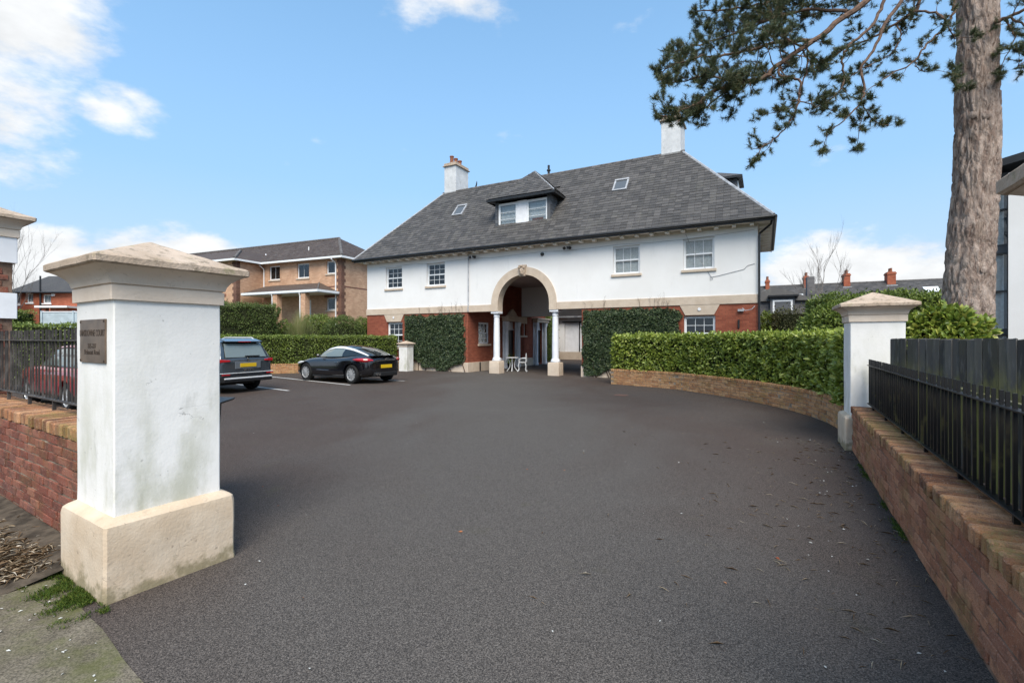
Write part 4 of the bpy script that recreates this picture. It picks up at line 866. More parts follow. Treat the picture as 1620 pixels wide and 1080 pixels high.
for off in (.42, .72):                              # pale weathered soaker strips beside the left hip
    m = MB(); a_ = Vector((e0 + off, -OV, EAVE + .035)); b_ = Vector((e0 + hip + off * .15, yr - .12, RIDGE - .1)); m.tube([tuple(a_), tuple(b_)], .022, 5); m.build('hip_soaker', 'ridge', roof)
# soffit, blocks, gutter
m = MB(); m.box(e0 + .03, e1 - .03, -OV + .03, -.001, EAVE - .13, EAVE - .09); m.box(LEN + .001, e1 - .03, 0, yb - .03, EAVE - .13, EAVE - .09); m.box(e0 + .03, -.001, 0, yb - .03, EAVE - .13, EAVE - .09); m.build('soffit', 'soffit', house)
m = MB(); m.box(-.02, LEN + .02, -.05, -.002, EAVE - .22, EAVE - .131); m.build('cornice_mould', 'soffit', house, bevel=.008)
m = MB(); m.box(-.05, .05, -.4, -.051, EAVE - .235, EAVE - .131); m.v = [(x * 1.35, y, z) for x, y, z in m.v]; bl = m.mesh('eaves_block'); bl.materials.append(M['soffit'])
for i in range(33):
    o = bpy.data.objects.new('eaves_block', bl); COL.objects.link(o); o.parent = house; o.location = (.2 + i * .58, 0, 0)
m = MB(); m.box(-.4, .0, -.05, .05, EAVE - .235, EAVE - .131); bl2 = m.mesh('eaves_block'); bl2.materials.append(M['soffit'])
for i in range(10):
    o = bpy.data.objects.new('eaves_block', bl2); COL.objects.link(o); o.parent = house; o.location = (LEN + .42, .25 + i * .6, 0)
def gutter(pts, nm='gutter'):
    m = MB(); m.tube(pts, .062, 8); return m.build(nm, 'black_metal', house, smooth=True)
gz = EAVE - .045; gutter([(e0 - .04, -OV - .05, gz), (e1 + .05, -OV - .05, gz)]); gutter([(e1 + .05, -OV - .05, gz - .001), (e1 + .05, yb, gz - .001)]); gutter([(e0 - .05, -OV - .05, gz), (e0 - .05, yb, gz)])
m = MB(); m.box(e0, e1, -OV - .005, -OV + .028, EAVE - .16, EAVE - .02); m.box(e1 - .028, e1 + .005, -OV + .03, yb, EAVE - .16, EAVE - .02); m.build('fascia', 'black_metal', house)
m = MB(); m.tube([(LEN + .45, -.42, EAVE - .1), (LEN + .42, -.3, EAVE - .25), (LEN + .07, -.07, EAVE - .5), (LEN + .05, -.07, EAVE - .62), (LEN + .05, -.07, 0)], .042, 8); m.build('downpipe', 'black_metal', house, smooth=True)
m = MB(); m.tube([(6.62, -.05, 5.6), (6.62, -.05, 3.2), (6.62, -.08, 3.1), (6.62, -.08, 2.9)], .028, 8); m.build('downpipe', 'lead', house, smooth=True)
# chimneys
def chimney(u0, u1, zt, pots):
    c = thing('chimney', 'x', 'chimney') if False else None
    m = MB(); m.box(u0, u1, 2.92, 4.2, 8.6, zt); ch = m.build('chimney', 'chimney_render', house, bevel=.01)
    m = MB(); m.box(u0 - .08, u1 + .08, 2.84, 4.28, zt - .001, zt + .05); m.box(u0 - .02, u1 + .02, 2.9, 4.22, zt + .051, zt + .2); m.build('chimney_cap', 'cap', ch, bevel=.02)
    for y in pots:
        m = MB(); zc = zt + .2; m.lathe([(.13, zc), (.12, zc + .06), (.105, zc + .12), (.1, zc + .34), (.125, zc + .36), (.125, zc + .41), (.085, zc + .41), (.085, zc + .3)], ((u0 + u1) / 2, y, 0), 14); m.build('chimney_pot', 'terracotta', ch, smooth=True, sharp=40)
chimney(3.03, 3.82, 11.38, (3.1, 3.5, 3.9)); chimney(15.04, 15.87, 11.38, ())
m = MB(); m.lathe([(.06, 9.85), (.06, 10.1), (.1, 10.12), (.1, 10.18), (.055, 10.2), (.06, 10.4), (.03, 10.42)], (9.48, yr, 0), 12); m.build('roof_vent', 'black_metal', house, smooth=True, sharp=40)
m = MB(); m.lathe([(0, -.06), (.15, -.045), (.29, .0), (.3, .02), (.29, .02), (.15, -.025), (0, -.04)], n_=20); m.v = [(x * .75, y * .75, z * .75) for x, y, z in m.v]; o = m.build('satellite_dish', 'dish', house, smooth=True); o.location = (4.75, 3.6, 10.3); o.rotation_euler = (R(80), 0, R(-50))
m = MB(); m.tube([(3.8, 3.6, 10.05), (4.6, 3.6, 10.05), (4.72, 3.6, 10.28)], .018, 6); m.build('dish_bracket', 'dish', house)
# roof windows
def rooflight(u0, u1, s0, s1):
    Mx = Matrix((Vector((1, 0, 0)), Vector((0, cr, rise / SL)), Vector((0, -rise / SL, cr)))).transposed().to_4x4(); Mx.translation = Vector((0, -OV, EAVE)) 
    m = MB()
    for b in ((u0 - .07, u1 + .07, s0 - .07, s0, .0, .1), (u0 - .07, u1 + .07, s1, s1 + .1, .0, .12), (u0 - .07, u0, s0, s1, 0, .1), (u1, u1 + .07, s0, s1, 0, .1)): m.box(*b)
    m.v = [tuple(Mx @ Vector(v)) for v in m.v]; r_ = m.build('rooflight', 'lead', roof)
    m = MB(); m.box(u0, u1, s0, s1, .02, .075); m.v = [tuple(Mx @ Vector(v)) for v in m.v]; m.build('rooflight_pane', 'rooflight_glass', roof)
rooflight(4.75, 5.24, (1.4 + OV) / cr, (1.86 + OV) / cr); rooflight(13.3, 13.8, (1.44 + OV) / cr, (1.88 + OV) / cr)
# front dormer
DX0, DX1, DV, DZ0, DZ1 = 7.86, 10.69, .42, 6.75, 8.1
dm = MB(); yb_ = -OV + (DZ1 - EAVE) * run / rise + .1
for a, b in ((DX0, DX0 + .16), (DX1 - .16, DX1)):
    dm.add([(a, DV, DZ0 - .2), (b, DV, DZ0 - .2), (b, DV, DZ1), (a, DV, DZ1), (a, yb_, DZ1), (b, yb_, DZ1), (b, DV + .2, DZ0 - .25), (a, DV + .2, DZ0 - .25)], [(0, 1, 2, 3), (0, 3, 4, 7), (1, 6, 5, 2), (2, 5, 4, 3)])
dorm = dm.build('dormer', 'slate_hung', house)
SMH = [slate_mesh(SW, SE + .05, 'slate_hung', 40 + k) for k in range(5)]
ysl = lambda z: -OV + (z - EAVE) * run / rise
slate_plane(dorm, hw(DX1 + .004, DV, DZ0 - .05), HN, up, DZ1 - DZ0 - .05, lambda s_: 0.0, lambda s_: max(.03, ysl(DZ0 + s_ + .1) - DV), 'slate_hung', limit=60, meshes=SMH)
slate_plane(dorm, hw(DX0, DV - .006, DZ0 - .05), HE, up, DZ1 - DZ0 - .05, lambda s_: 0.0, lambda s_: .13, 'slate_hung', limit=60, meshes=SMH)
window(house, 'x', DX0 + .15, 9.02, DZ0 + .04, DZ1 - .12, DV - .08, 1, 1, 3, 'curtain', sash=False, sill=None, fw=.07)
window(house, 'x', 9.5, DX1 - .13, DZ0 + .04, DZ1 - .12, DV - .08, 1, 1, 3, 'curtain', sash=False, sill=None, fw=.07)
m = MB(); m.box(9.021, 9.499, DV, DV + .08, DZ0 + .03, DZ1 - .1); m.build('dormer_panel', 'white_paint', dorm)
m = MB(); m.box(DX0 - .1, DX1 + .1, DV - .16, DV + .16, DZ0 - .03, DZ0 + .035); m.build('dormer_sill', 'lead', dorm)
m = MB(); m.box(9.75, 10.3, DV + .09, DV + .11, DZ0 + .1, DZ0 + .38); m.build('window_ornament', 'terracotta', dorm)
E0, E1, EV, EZ, PZ = DX0 - .3, DX1 + .3, DV - .3, DZ1 + .06, 9.72; xc = (E0 + E1) / 2; PVv = EV + 1.65
be = ysl(EZ); bp = ysl(PZ)
m = MB(); m.add([(E0, EV, EZ), (E1, EV, EZ), (E1, be + .15, EZ), (E0, be + .15, EZ), (xc, PVv, PZ), (xc, bp + .15, PZ)], [(0, 1, 4), (1, 2, 5, 4), (3, 0, 4, 5), (3, 2, 1, 0)]); m.build('dormer_roof', 'slate', dorm)
hr = (E1 - E0) / 2; rz_ = PZ - EZ; dd_ = PVv - EV
sl1 = math.hypot(dd_, rz_); slate_plane(dorm, hw(xc, EV - .02, EZ + .01), HE, (HN * dd_ + up * rz_).normalized(), sl1, lambda s_: -hr * (1 - s_ / sl1), lambda s_: hr * (1 - s_ / sl1), limit=60)
sl2 = math.hypot(hr, rz_); ce = hr / sl2
slate_plane(dorm, hw(E1 + .02, EV, EZ + .01), HN, (-HE * hr + up * rz_).normalized(), sl2, lambda s_: dd_ * s_ / sl2, lambda s_: max(dd_ * s_ / sl2, be - EV + (bp - be) * s_ / sl2), limit=60)
slate_plane(dorm, hw(E0 - .02, be, EZ + .01), -HN, (HE * hr + up * rz_).normalized(), sl2, lambda s_: -(bp - be) * s_ / sl2, lambda s_: be - EV - dd_ * s_ / sl2, limit=40)
for a in ((E0, EV, EZ + .02), (E1, EV, EZ + .02)): m = MB(); m.tube([a, (xc, PVv, PZ + .02)], .035, 6); m.build('hip_roll', 'lead' if a[0] == E1 else 'ridge', dorm)
m = MB(); m.tube([(xc, PVv, PZ + .02), (xc, bp + .1, PZ + .02)], .05, 6); m.build('ridge_tiles', 'ridge', dorm)
m = MB(); m.tube([(E1 + .02, be + .1, EZ + .0), (xc, bp, PZ)], .045, 5); m.build('valley_lead', 'lead', dorm)
m = MB(); m.box(E0 - .02, E1 + .02, EV - .03, EV + .005, EZ - .11, EZ - .01); m.box(E1 - .005, E1 + .025, EV + .006, be, EZ - .11, EZ - .01); m.box(E0 - .025, E0 + .005, EV + .006, be, EZ - .11, EZ - .01); m.box(E0, E1, EV + .006, DV + .1, EZ - .09, EZ - .03); m.build('dormer_gutter', 'black_metal', dorm)
# side dormer on the right hip
m = MB(); m.box(16.6, 18.1, 3.6, 5.0, 7.3, 8.55); sdm = m.build('side_dormer', 'slate_hung', house); m = MB(); m.box(16.4, 18.32, 3.4, 5.2, 8.551, 8.64); m.build('dormer_gutter', 'black_metal', sdm)
m = MB(); m.add([(16.0, 3.4, 8.645), (18.32, 3.4, 8.645), (18.32, 5.2, 8.645), (16.0, 5.2, 8.645), (17.3, 4.3, 9.15), (15.7, 4.3, 9.15)], [(0, 1, 4, 5), (1, 2, 4), (2, 3, 5, 4), (3, 0, 5)]); m.build('dormer_roof', 'slate', sdm)
m = MB(); m.box(18.101, 18.15, 3.75, 4.85, 7.5, 8.5); m.build('dormer_window', 'white_upvc', sdm)
# cables, cameras, lamp on the front wall
def cable(pts, r_=.008): m = MB(); m.tube(pts, r_, 5); m.build('cable', 'cablegrey', house)
cable([(.9, -.012, 5.42)] + [(u, -.012, 5.42 - .03 * math.sin(u * 1.7) - .0 * u) for u in np.linspace(2, 17.6, 14)] + [(LEN - .1, -.012, 5.52)], .006)
cable([(16.5, -.02, 5.6), (16.75, -.07, 4.95), (17.0, -.08, 4.6), (17.22, -.02, 4.2), (17.4, -.015, 3.93), (17.46, -.015, 3.84), (17.38, -.015, 3.8), (17.36, -.015, 3.9), (17.7, -.015, 3.95), (18.2, -.015, 4.06), (18.5, -.015, 4.12), (18.62, -.015, 4.25), (18.85, -.015, 4.3)], .008)
for u in (6.95, 11.74):
    m = MB(); m.box(u - .06, u + .06, -.14, -.002, 5.46, 5.56); o = m.build('security_light', 'black_metal', house, bevel=.01)
    for s_ in (-1, 1): q = MB(); q.lathe([(.02, 0), (.06, .03), (.065, .1), (.055, .11)], n_=12); k = q.build('lamp_head', 'black_metal', o, smooth=True, sharp=40); k.location = (u + s_ * .1, -.17, 5.5); k.rotation_euler = (R(120), 0, s_ * .5)
m = MB(); m.lathe([(.08, 0), (.08, .03), (.06, .09), (0, .11)], n_=16); o = m.build('dome_camera', 'black_metal', house, smooth=True, sharp=50); o.location = (10.49, -.002, 5.34); o.rotation_euler = (R(90), 0, 0)
m = MB(); m.box(18.3, 18.36, -.05, -.002, 2.0, 2.3); m.build('wall_hook', 'black_metal', house); m = MB(); m.tube([(18.45, -.03, 2.72), (18.55, -.12, 2.62), (18.75, -.1, 2.66), (18.85, -.04, 2.78)], .012, 6); m.box(18.3, 18.5, -.1, -.002, 2.6, 2.68); m.build('meter_cable', 'lead', house)

# ivy on the ground floor walls
def ivy(label, u0, u1, poly_low, n_, seed, v0=0.0, stems=14, z1=2.85, ax='x'):
    t = thing('wall_ivy', label, 'ivy', tuple(hw((u0 + u1) / 2 if ax == 'x' else u0, 0 if ax == 'x' else v0)), HROT); r_ = np.random.default_rng(seed)
    A = r_.uniform(u0, u1, n_); Z = r_.uniform(.05, z1, n_); low = np.array([poly_low((a - u0) / (u1 - u0)) for a in A]); rag = np.array([mnoise.noise(Vector((a * 3.1, z * 3.1, seed + 5))) + .5 * mnoise.noise(Vector((a * 9, z * 9, seed))) for a, z in zip(A, Z)]); k = (np.minimum(A - u0, u1 - A) > .07 + .16 * rag) & (z1 - Z > .05 + .14 * rag) & (Z > low + .12 * np.array([mnoise.noise(Vector((a * 2, z * 2, seed))) for a, z in zip(A, Z)]))
    A, Z = A[k], Z[k]; b = np.array([.13 + .1 * mnoise.noise(Vector((a * 1.3, z * 1.3, seed))) + .06 * mnoise.noise(Vector((a * 5, z * 5, seed))) for a, z in zip(A, Z)]); edge_ = np.clip(np.minimum(np.minimum(A - u0, u1 - A) / .15, (z1 - Z) / .2), .15, 1); n2_ = len(A)
    dep = b * edge_ - np.abs(r_.normal(0, .035, n2_)); P = np.stack([A - (u0 + u1) / 2, -np.maximum(dep, .01), Z], 1); o_ = np.array([0, -1.0, 0])
    D = o_ * .35 + np.array([0, 0, -.5]) + r_.normal(0, .5, (n2_, 3)); Fc = o_ * .9 + np.array([0, 0, .45]) + r_.normal(0, .4, (n2_, 3))
    V, F = leaves(P, D, Fc, .075 * r_.uniform(.6, 1.3, n2_), .85); tag(obj('foliage', np_mesh('foliage', V, F), 'ivy', t), kind='stuff')
    m = MB(); rr = random.Random(seed)
    for i in range(stems):
        a = rr.uniform(u0, u1) - (u0 + u1) / 2; zl = poly_low((a + (u1 - u0) / 2) / (u1 - u0)); m.tube([(a + rr.uniform(-.3, .3), -.06, 0 if rr.random() < .6 else zl), (a + rr.uniform(-.1, .1), -.05, zl + .3), (a, -.04, 1.6), (a + rr.uniform(-.2, .2), -.03, z1 - .05)], [.022, .018, .012, .006], 5)
    for i in range(stems):
        a = rr.uniform(u0 + .1, u1 - .1) - (u0 + u1) / 2; h_ = rr.uniform(.15, .75); p = [(a, -.06, z1 - .1), (a + rr.uniform(-.05, .05), -.07, z1 + h_ * .5), (a + rr.uniform(-.1, .1), -.07, z1 + h_)]; m.tube(p, [.004, .0035, .002], 4)
        for j in range(3): q = rr.uniform(.3, 1); zc = z1 + h_ * q; m.tube([(a, -.065, zc), (a + rr.uniform(-.12, .12), -.08, zc + .1)], [.003, .0015], 4)
    m.build('stems', 'twig', t)
    if ax == 'y': t.rotation_euler = (0, 0, HROT + R(90)); t.location = hw(u0 + 0, 0) 
    return t
ivy('dark ivy covering the brick wall left of the arch', 2.66, 6.45, lambda q: 1.0 - 1.7 * q if q < .12 else (.75 - 2.0 * (q - .12) if q < .3 else (.2 if q < .55 else (.05 + .0 * q if q < .72 else .1 + 1.7 * (q - .72)))), 26000, 3)
ivy('dark ivy covering the brick wall right of the arch', 12.33, 16.38, lambda q: .5 if q < .03 else (.12 if q < .17 else .12 + 1.8 * (q - .17) if q < .4 else .55), 30000, 8)
tv = thing('wall_ivy', 'lit green ivy on the rear wing at the far end of the passage', 'ivy', tuple(hw(P0 + .05, 9.6)), HROT)
nq = 5000; A = rng.uniform(-.6, .75, nq); Z = rng.uniform(.2, 3.3, nq); P = np.stack([np.abs(rng.normal(.2, .12, nq)) * (1 - .12 * Z) + .02, A, Z], 1)
V, F = leaves(P, np.array([.4, -.4, -.4]) + rng.normal(0, .5, (nq, 3)), np.array([.7, -.6, .4]) + rng.normal(0, .4, (nq, 3)), .09 * rng.uniform(.6, 1.3, nq), .8); tag(obj('foliage', np_mesh('foliage', V, F), 'midhedge', tv), kind='stuff')

# ------------------------------------------------------------------ cars
def apply_mods(o):
    bpy.context.view_layer.update(); dg = bpy.context.evaluated_depsgraph_get(); me = bpy.data.meshes.new_from_object(o.evaluated_get(dg)); o.modifiers.clear(); o.data = me
def orient(me):
    bm = bmesh.new(); bm.from_mesh(me)
    if bm.calc_volume(signed=True) < 0: bmesh.ops.reverse_faces(bm, faces=bm.faces[:])
    bm.to_mesh(me); bm.free()
def loft_body(st):
    m = MB(); n_ = None
    for x, w_, zb, zs, zt in st:
        half = [(0, zb), (.55 * w_, zb), (.86 * w_, zb + .01), (.965 * w_, zb + .11 * (zs - zb)), (w_, zb + .3 * (zs - zb)), (w_ * .995, zb + .56 * (zs - zb)), (w_ * .985, zb + .84 * (zs - zb)), (w_ * .95, zb + .985 * (zs - zb)), (w_ * .84, zt - .005), (w_ * .5, zt + .015), (0, zt + .025)]
        ring = [(x, y, z) for y, z in half] + [(x, -y, z) for y, z in half[-2:0:-1]]; n_ = len(ring); m.v += ring
    for i in range(len(st) - 1):
        for k in range(n_): m.f.append((i * n_ + k, i * n_ + (k + 1) % n_, (i + 1) * n_ + (k + 1) % n_, (i + 1) * n_ + k))
    m.f += [tuple(range(n_)), tuple((len(st) - 1) * n_ + k for k in range(n_ - 1, -1, -1))]
    return m
def gh_pt(s_, t_):           # point on the cabin: t 0 belt .. 1 roof edge .. 2 roof centre (left side)
    x, wb, zb, wr, zr = s_
    if t_ <= 1: return Vector((x, wb + (wr - wb) * t_ + .045 * math.sin(math.pi * t_), zb + (zr - .045 - zb) * t_))
    q = t_ - 1; return Vector((x, wr * (1 - q), zr - .045 * (1 - q) ** 2))
def gh_interp(st, x):
    st = sorted(st); xs_ = [s_[0] for s_ in st]; return tuple(float(np.interp(x, xs_, [s_[k] for s_ in st])) for k in range(5))
def gh_patch(st, xs_, ts, off, side=1):
    m = MB(); n_ = len(ts)
    for x in xs_:
        s_ = gh_interp(st, x)
        for t_ in ts:
            p = gh_pt(s_, t_); o = Vector((0, 1, .45)) if t_ < .95 else (Vector((0, .6, .8)) if t_ < 1.15 else Vector((0, .1, 1))); o.normalize(); p = p + o * off; m.v.append((p.x, p.y * side, p.z))
    for i in range(len(xs_) - 1):
        for k in range(n_ - 1): m.f.append((i * n_ + k, i * n_ + k + 1, (i + 1) * n_ + k + 1, (i + 1) * n_ + k))
    return m
def wheel(parent, x, y, r_, w_, spokes):
    s_ = 1 if y > 0 else -1; m = MB(); h_ = w_ / 2
    m.lathe([(r_ * .66, -h_), (r_ * .9, -h_), (r_ * .985, -h_ * .75), (r_, -h_ * .4), (r_, h_ * .4), (r_ * .985, h_ * .75), (r_ * .9, h_), (r_ * .66, h_), (r_ * .66, h_ * .9), (r_ * .66, -h_)], (0, 0, 0), 32, 'y'); wh = m.build('wheel', 'rubber', parent, smooth=True, sharp=40); wh.location = (x, y, r_)
    m = MB(); m.lathe([(r_ * .69, s_ * h_ * .5), (r_ * .7, s_ * h_ * .98), (r_ * .665, s_ * h_ * 1.0), (r_ * .63, s_ * h_ * .8), (r_ * .62, s_ * h_ * .3)], (0, 0, 0), 32, 'y'); m.lathe([(0, s_ * h_ * .95), (r_ * .1, s_ * h_ * .93), (r_ * .13, s_ * h_ * .8), (r_ * .13, s_ * h_ * .5)], (0, 0, 0), 16, 'y')
    for k in range(spokes):
        a = 2 * math.pi * k / spokes; u = Vector((math.cos(a), 0, math.sin(a))); q = Vector((-math.sin(a), 0, math.cos(a))); yy = Vector((0, s_ * h_, 0))
        p = [u * r_ * .1 - q * .016 + yy * .9, u * r_ * .1 + q * .016 + yy * .9, u * r_ * .65 + q * .026 + yy * .85, u * r_ * .65 - q * .026 + yy * .85]; m.prism([tuple(v) for v in p], tuple(-yy * .25))
    m.build('rim', 'alloy', wh, smooth=True, sharp=30)
    m = MB(); m.lathe([(0, s_ * h_ * .35), (r_ * .64, s_ * h_ * .35)], (0, 0, 0), 24, 'y'); m.build('brake_disc', 'blackplastic', wh)
def car(name, label, loc, head, body, gh, paint, wb_, track, wr, spokes, glassmat='carglass'):
    t = thing(name, label, 'car', (loc[0], loc[1], 0), math.atan2(head[1], head[0]), 'cars parked in the bays')
    b = loft_body(body).build('body', paint, t, smooth=True, sharp=None); orient(b.data); b.modifiers.new('s', 'SUBSURF').levels = 2
    cs = []
    for x in (0, wb_):
        for s_ in (-1, 1):
            m = MB(); m.lathe([(wr + .055, track - .16), (wr + .055, track + .4)] if s_ > 0 else [(wr + .055, -track - .4), (wr + .055, -track + .16)], (x, 0, wr + .005), 32, 'y'); c_ = m.build('cut', None, t); orient(c_.data); cs.append(c_); q = b.modifiers.new('b', 'BOOLEAN'); q.object = c_; q.operation = 'DIFFERENCE'; q.solver = 'EXACT'
    apply_mods(b)
    for p in b.data.polygons: p.use_smooth = True
    b.data.set_sharp_from_angle(angle=R(40))
    for c_ in cs: bpy.data.objects.remove(c_)
    m = MB(); m.box(-.35, wb_ + .35, -track + .17, track - .17, .22, .75); m.build('underbody', 'blackplastic', t)
    xs_ = np.linspace(min(s_[0] for s_ in gh), max(s_[0] for s_ in gh), 26); m = MB(); ts = [0, .25, .5, .75, 1, 1.2, 1.45, 1.7, 2]; n_ = 2 * len(ts) - 1
    for x in xs_:
        L_ = [gh_pt(gh_interp(gh, x), q) for q in ts]; m.v += [(p.x, p.y, p.z) for p in L_] + [(p.x, -p.y, p.z) for p in L_[-2::-1]]
    for i in range(25):
        for k in range(n_ - 1): m.f.append((i * n_ + k, i * n_ + k + 1, (i + 1) * n_ + k + 1, (i + 1) * n_ + k))
    m.f += [tuple(range(n_)), tuple(25 * n_ + k for k in range(n_))]; m.build('cabin_glass', glassmat, t, smooth=True, sharp=50)
    for x in (0, wb_):
        for s_ in (-1, 1): wheel(t, x, s_ * (track - .02), wr, .225, spokes)
    return t
def cbox(t, nm, mat, x0, x1, y0, y1, z0, z1, bev=.012, rot=None, piv=None):
    cxx, cyy, czz = (x0 + x1) / 2, (y0 + y1) / 2, (z0 + z1) / 2; m = MB(); m.box(x0 - cxx, x1 - cxx, y0 - cyy, y1 - cyy, z0 - czz, z1 - czz); o = m.build(nm, mat, t, bevel=bev); o.location = (cxx, cyy, czz)
    if rot: o.rotation_euler = rot
    return o
def strip(t, nm, mat, gh, xs_, ts, off=.008, both=True):
    for s_ in ((1, -1) if both else (1,)): gh_patch(gh, xs_, ts, off, s_).build(nm, mat, t, smooth=True, sharp=60)
# black coupe
cb = [(-.82, .5, .42, .76, .8), (-.78, .66, .34, .84, .89), (-.66, .78, .27, .9, .96), (-.4, .87, .22, .93, 1.0), (0, .925, .2, .93, 1.0), (.5, .915, .18, .9, .97), (1.1, .89, .17, .87, .93), (1.8, .885, .17, .86, .92), (2.25, .9, .18, .84, .9), (2.6, .92, .2, .8, .86), (3.0, .885, .2, .72, .78), (3.28, .79, .22, .64, .69), (3.44, .64, .27, .56, .6), (3.5, .45, .32, .5, .53)]
cg = [(-.6, .58, .98, .5, .995), (-.25, .7, .98, .52, 1.12), (.25, .77, .97, .53, 1.265), (.75, .79, .94, .53, 1.345), (1.15, .79, .93, .53, 1.355), (1.55, .77, .92, .54, 1.29), (1.95, .71, .91, .56, 1.11), (2.3, .64, .89, .58, .92)]
hd = Vector((-.849, .529, 0)); lf = Vector((-.529, -.849, 0)); rl_ = Vector((-5.68, 16.95, 0)) - lf * .79
car1 = car('coupe', 'black two door coupe with silver roof arches parked by the hedge', (rl_.x, rl_.y), hd, cb, cg, 'car_black', 2.61, .8, .34, 10)
strip(car1, 'roof_arch', 'silver', cg, np.linspace(-.6, 2.28, 22), [.84, .93, 1.0, 1.08], .014)
strip(car1, 'roof_panel', 'car_black', cg, np.linspace(.55, 1.45, 8), [1.1, 1.3, 1.55, 1.8, 2.0], .012)
strip(car1, 'side_window', 'carglass_sheen', cg, np.linspace(.62, 1.9, 12), [.06, .3, .55, .8], .005)
strip(car1, 'quarter_window', 'carglass', cg, np.linspace(-.05, .56, 8), [.1, .4, .76], .006)
strip(car1, 'window_pillar', 'car_black', cg, [.55, .62], [.0, .4, .82], .01)
for s_ in (-1, 1):
    m = MB(); m.tube([(-.74, s_ * .55, .83), (-.66, s_ * .72, .845), (-.5, s_ * .83, .855), (-.3, s_ * .885, .865), (-.12, s_ * .9, .872)], [.05, .085, .085, .065, .015], 8); m.v = [(x, y, .85 + (z - .85) * .85) for x, y, z in m.v]; m.build('tail_light', 'redlight', car1, smooth=True)
    m = MB(); m.lathe([(0, -.04), (.05, -.02), (.07, .02), (.05, .06), (0, .07)], n_=10); o = m.build('door_mirror', 'car_black', car1, smooth=True); o.location = (1.78, s_ * .92, .97); o.scale = (1, 1.2, 1)
    cbox(car1, 'side_sill', 'blackplastic', .42, 2.2, s_ * .86 - .02, s_ * .86 + .02, .19, .25); cbox(car1, 'side_trim', 'chrome', .48, 2.1, s_ * .882 - .006, s_ * .882 + .006, .43, .46, .004)
    cbox(car1, 'door_handle', 'chrome', .72, .9, s_ * .897 - .01, s_ * .897 + .008, .74, .765, .005)
    m = MB(); m.tube([(3.2, s_ * .78, .66), (2.95, s_ * .84, .7), (2.75, s_ * .86, .73)], [.04, .055, .02], 8); m.build('headlight', 'whitelight', car1, smooth=True)
cbox(car1, 'number_plate', 'plate', -.855, -.835, -.26, .26, .56, .68, .004); cbox(car1, 'rear_diffuser', 'blackplastic', -.84, -.6, -.55, .55, .26, .42, .03); cbox(car1, 'tail_spoiler', 'car_black', -.78, -.5, -.55, .55, .985, 1.01, .012)
for y in (.34, .46): m = MB(); m.lathe([(.045, -.06), (.045, .1), (.035, .1), (.035, -.06)], n_=14); o = m.build('exhaust_tip', 'chrome', car1, smooth=True, sharp=40); o.location = (-.82, y, .35); o.rotation_euler = (0, R(90), 0)
m = MB(); m.lathe([(0, -.006), (.045, 0), (0, .006)], n_=12); o = m.build('badge', 'chrome', car1); o.location = (-.8, 0, .86); o.rotation_euler = (0, R(70), 0)
cbox(car1, 'rear_wiper_line', 'chrome', -.8, -.79, -.4, .4, .77, .785, .003)
# grey SUV, mostly hidden by the gate pillar
sb = [(-.87, .74, .46, .94, .97), (-.83, .84, .38, 1.0, 1.03), (-.7, .9, .31, 1.02, 1.05), (-.4, .92, .27, 1.02, 1.06), (0, .925, .26, 1.02, 1.06), (1, .92, .25, 1.0, 1.05), (2, .92, .25, .99, 1.04), (2.6, .925, .27, .96, 1.01), (3.1, .88, .28, .9, .95), (3.38, .77, .32, .8, .84), (3.48, .6, .4, .7, .73)]
sg = [(-.8, .8, 1.0, .76, 1.06), (-.66, .815, 1.03, .69, 1.36), (-.55, .82, 1.03, .655, 1.53), (-.3, .83, 1.03, .64, 1.575), (.6, .835, 1.03, .64, 1.6), (1.2, .82, 1.02, .63, 1.56), (1.8, .78, 1.02, .63, 1.28), (2.2, .72, 1.0, .66, 1.03)]
hd = Vector((-.915, .404, 0)); lf = Vector((-.404, -.915, 0)); rc = Vector((-8.4, 15.3, 0)) + lf * .79 + hd * .0
car2 = car('suv', 'blue grey sport utility car half hidden behind the plaque pillar', (rc.x, rc.y), hd, sb, sg, 'car_grey', 2.63, .79, .345, 10)
strip(car2, 'roof_panel', 'car_grey', sg, np.linspace(-.5, 1.25, 14), [.93, 1.0, 1.1, 1.3, 1.6, 2.0], .012); strip(car2, 'rear_pillar', 'car_grey', sg, np.linspace(-.8, -.5, 6), [0, .3, .6, 1.0, 1.1], .008)
strip(car2, 'window_pillar', 'blackplastic', sg, [.62, .72], [0, .4, .95], .008); strip(car2, 'side_window', 'carglass_sheen', sg, np.linspace(.75, 1.7, 8), [.06, .4, .85], .006)
m = MB(); m.add([(-.823, .66, 1.06), (-.823, -.66, 1.06), (-.62, -.58, 1.46), (-.62, .58, 1.46), (-.80, .66, 1.05), (-.80, -.66, 1.05), (-.6, -.58, 1.45), (-.6, .58, 1.45)], [(0, 1, 2, 3), (0, 3, 7, 4), (1, 5, 6, 2), (2, 6, 7, 3), (0, 4, 5, 1)]); m.build('rear_window', 'carglass_sheen', car2)
m = MB(); m.prism([(-.72, .6, 1.5), (-.72, -.6, 1.5), (-.4, -.6, 1.575), (-.4, .6, 1.575)], (0, 0, .035)); m.build('roof_spoiler', 'car_grey', car2, bevel=.012); cbox(car2, 'brake_lamp', 'redlight', -.735, -.715, -.2, .2, 1.505, 1.525, .003)
cbox(car2, 'rear_wiper', 'blackplastic', -.845, -.82, -.42, .06, 1.075, 1.105, .006); cbox(car2, 'number_plate', 'plate', -.905, -.875, -.26, .26, .77, .88, .004); cbox(car2, 'plate_recess', 'recess', -.89, -.87, -.42, .42, .72, .925, .01)
cbox(car2, 'bumper_skirt', 'blackplastic', -.93, -.55, -.8, .8, .33, .52, .03); cbox(car2, 'bumper_step', 'silver', -.945, -.7, -.78, .78, .43, .475, .012); cbox(car2, 'bumper_line', 'silver', -.92, -.8, -.84, .84, .595, .61, .004)
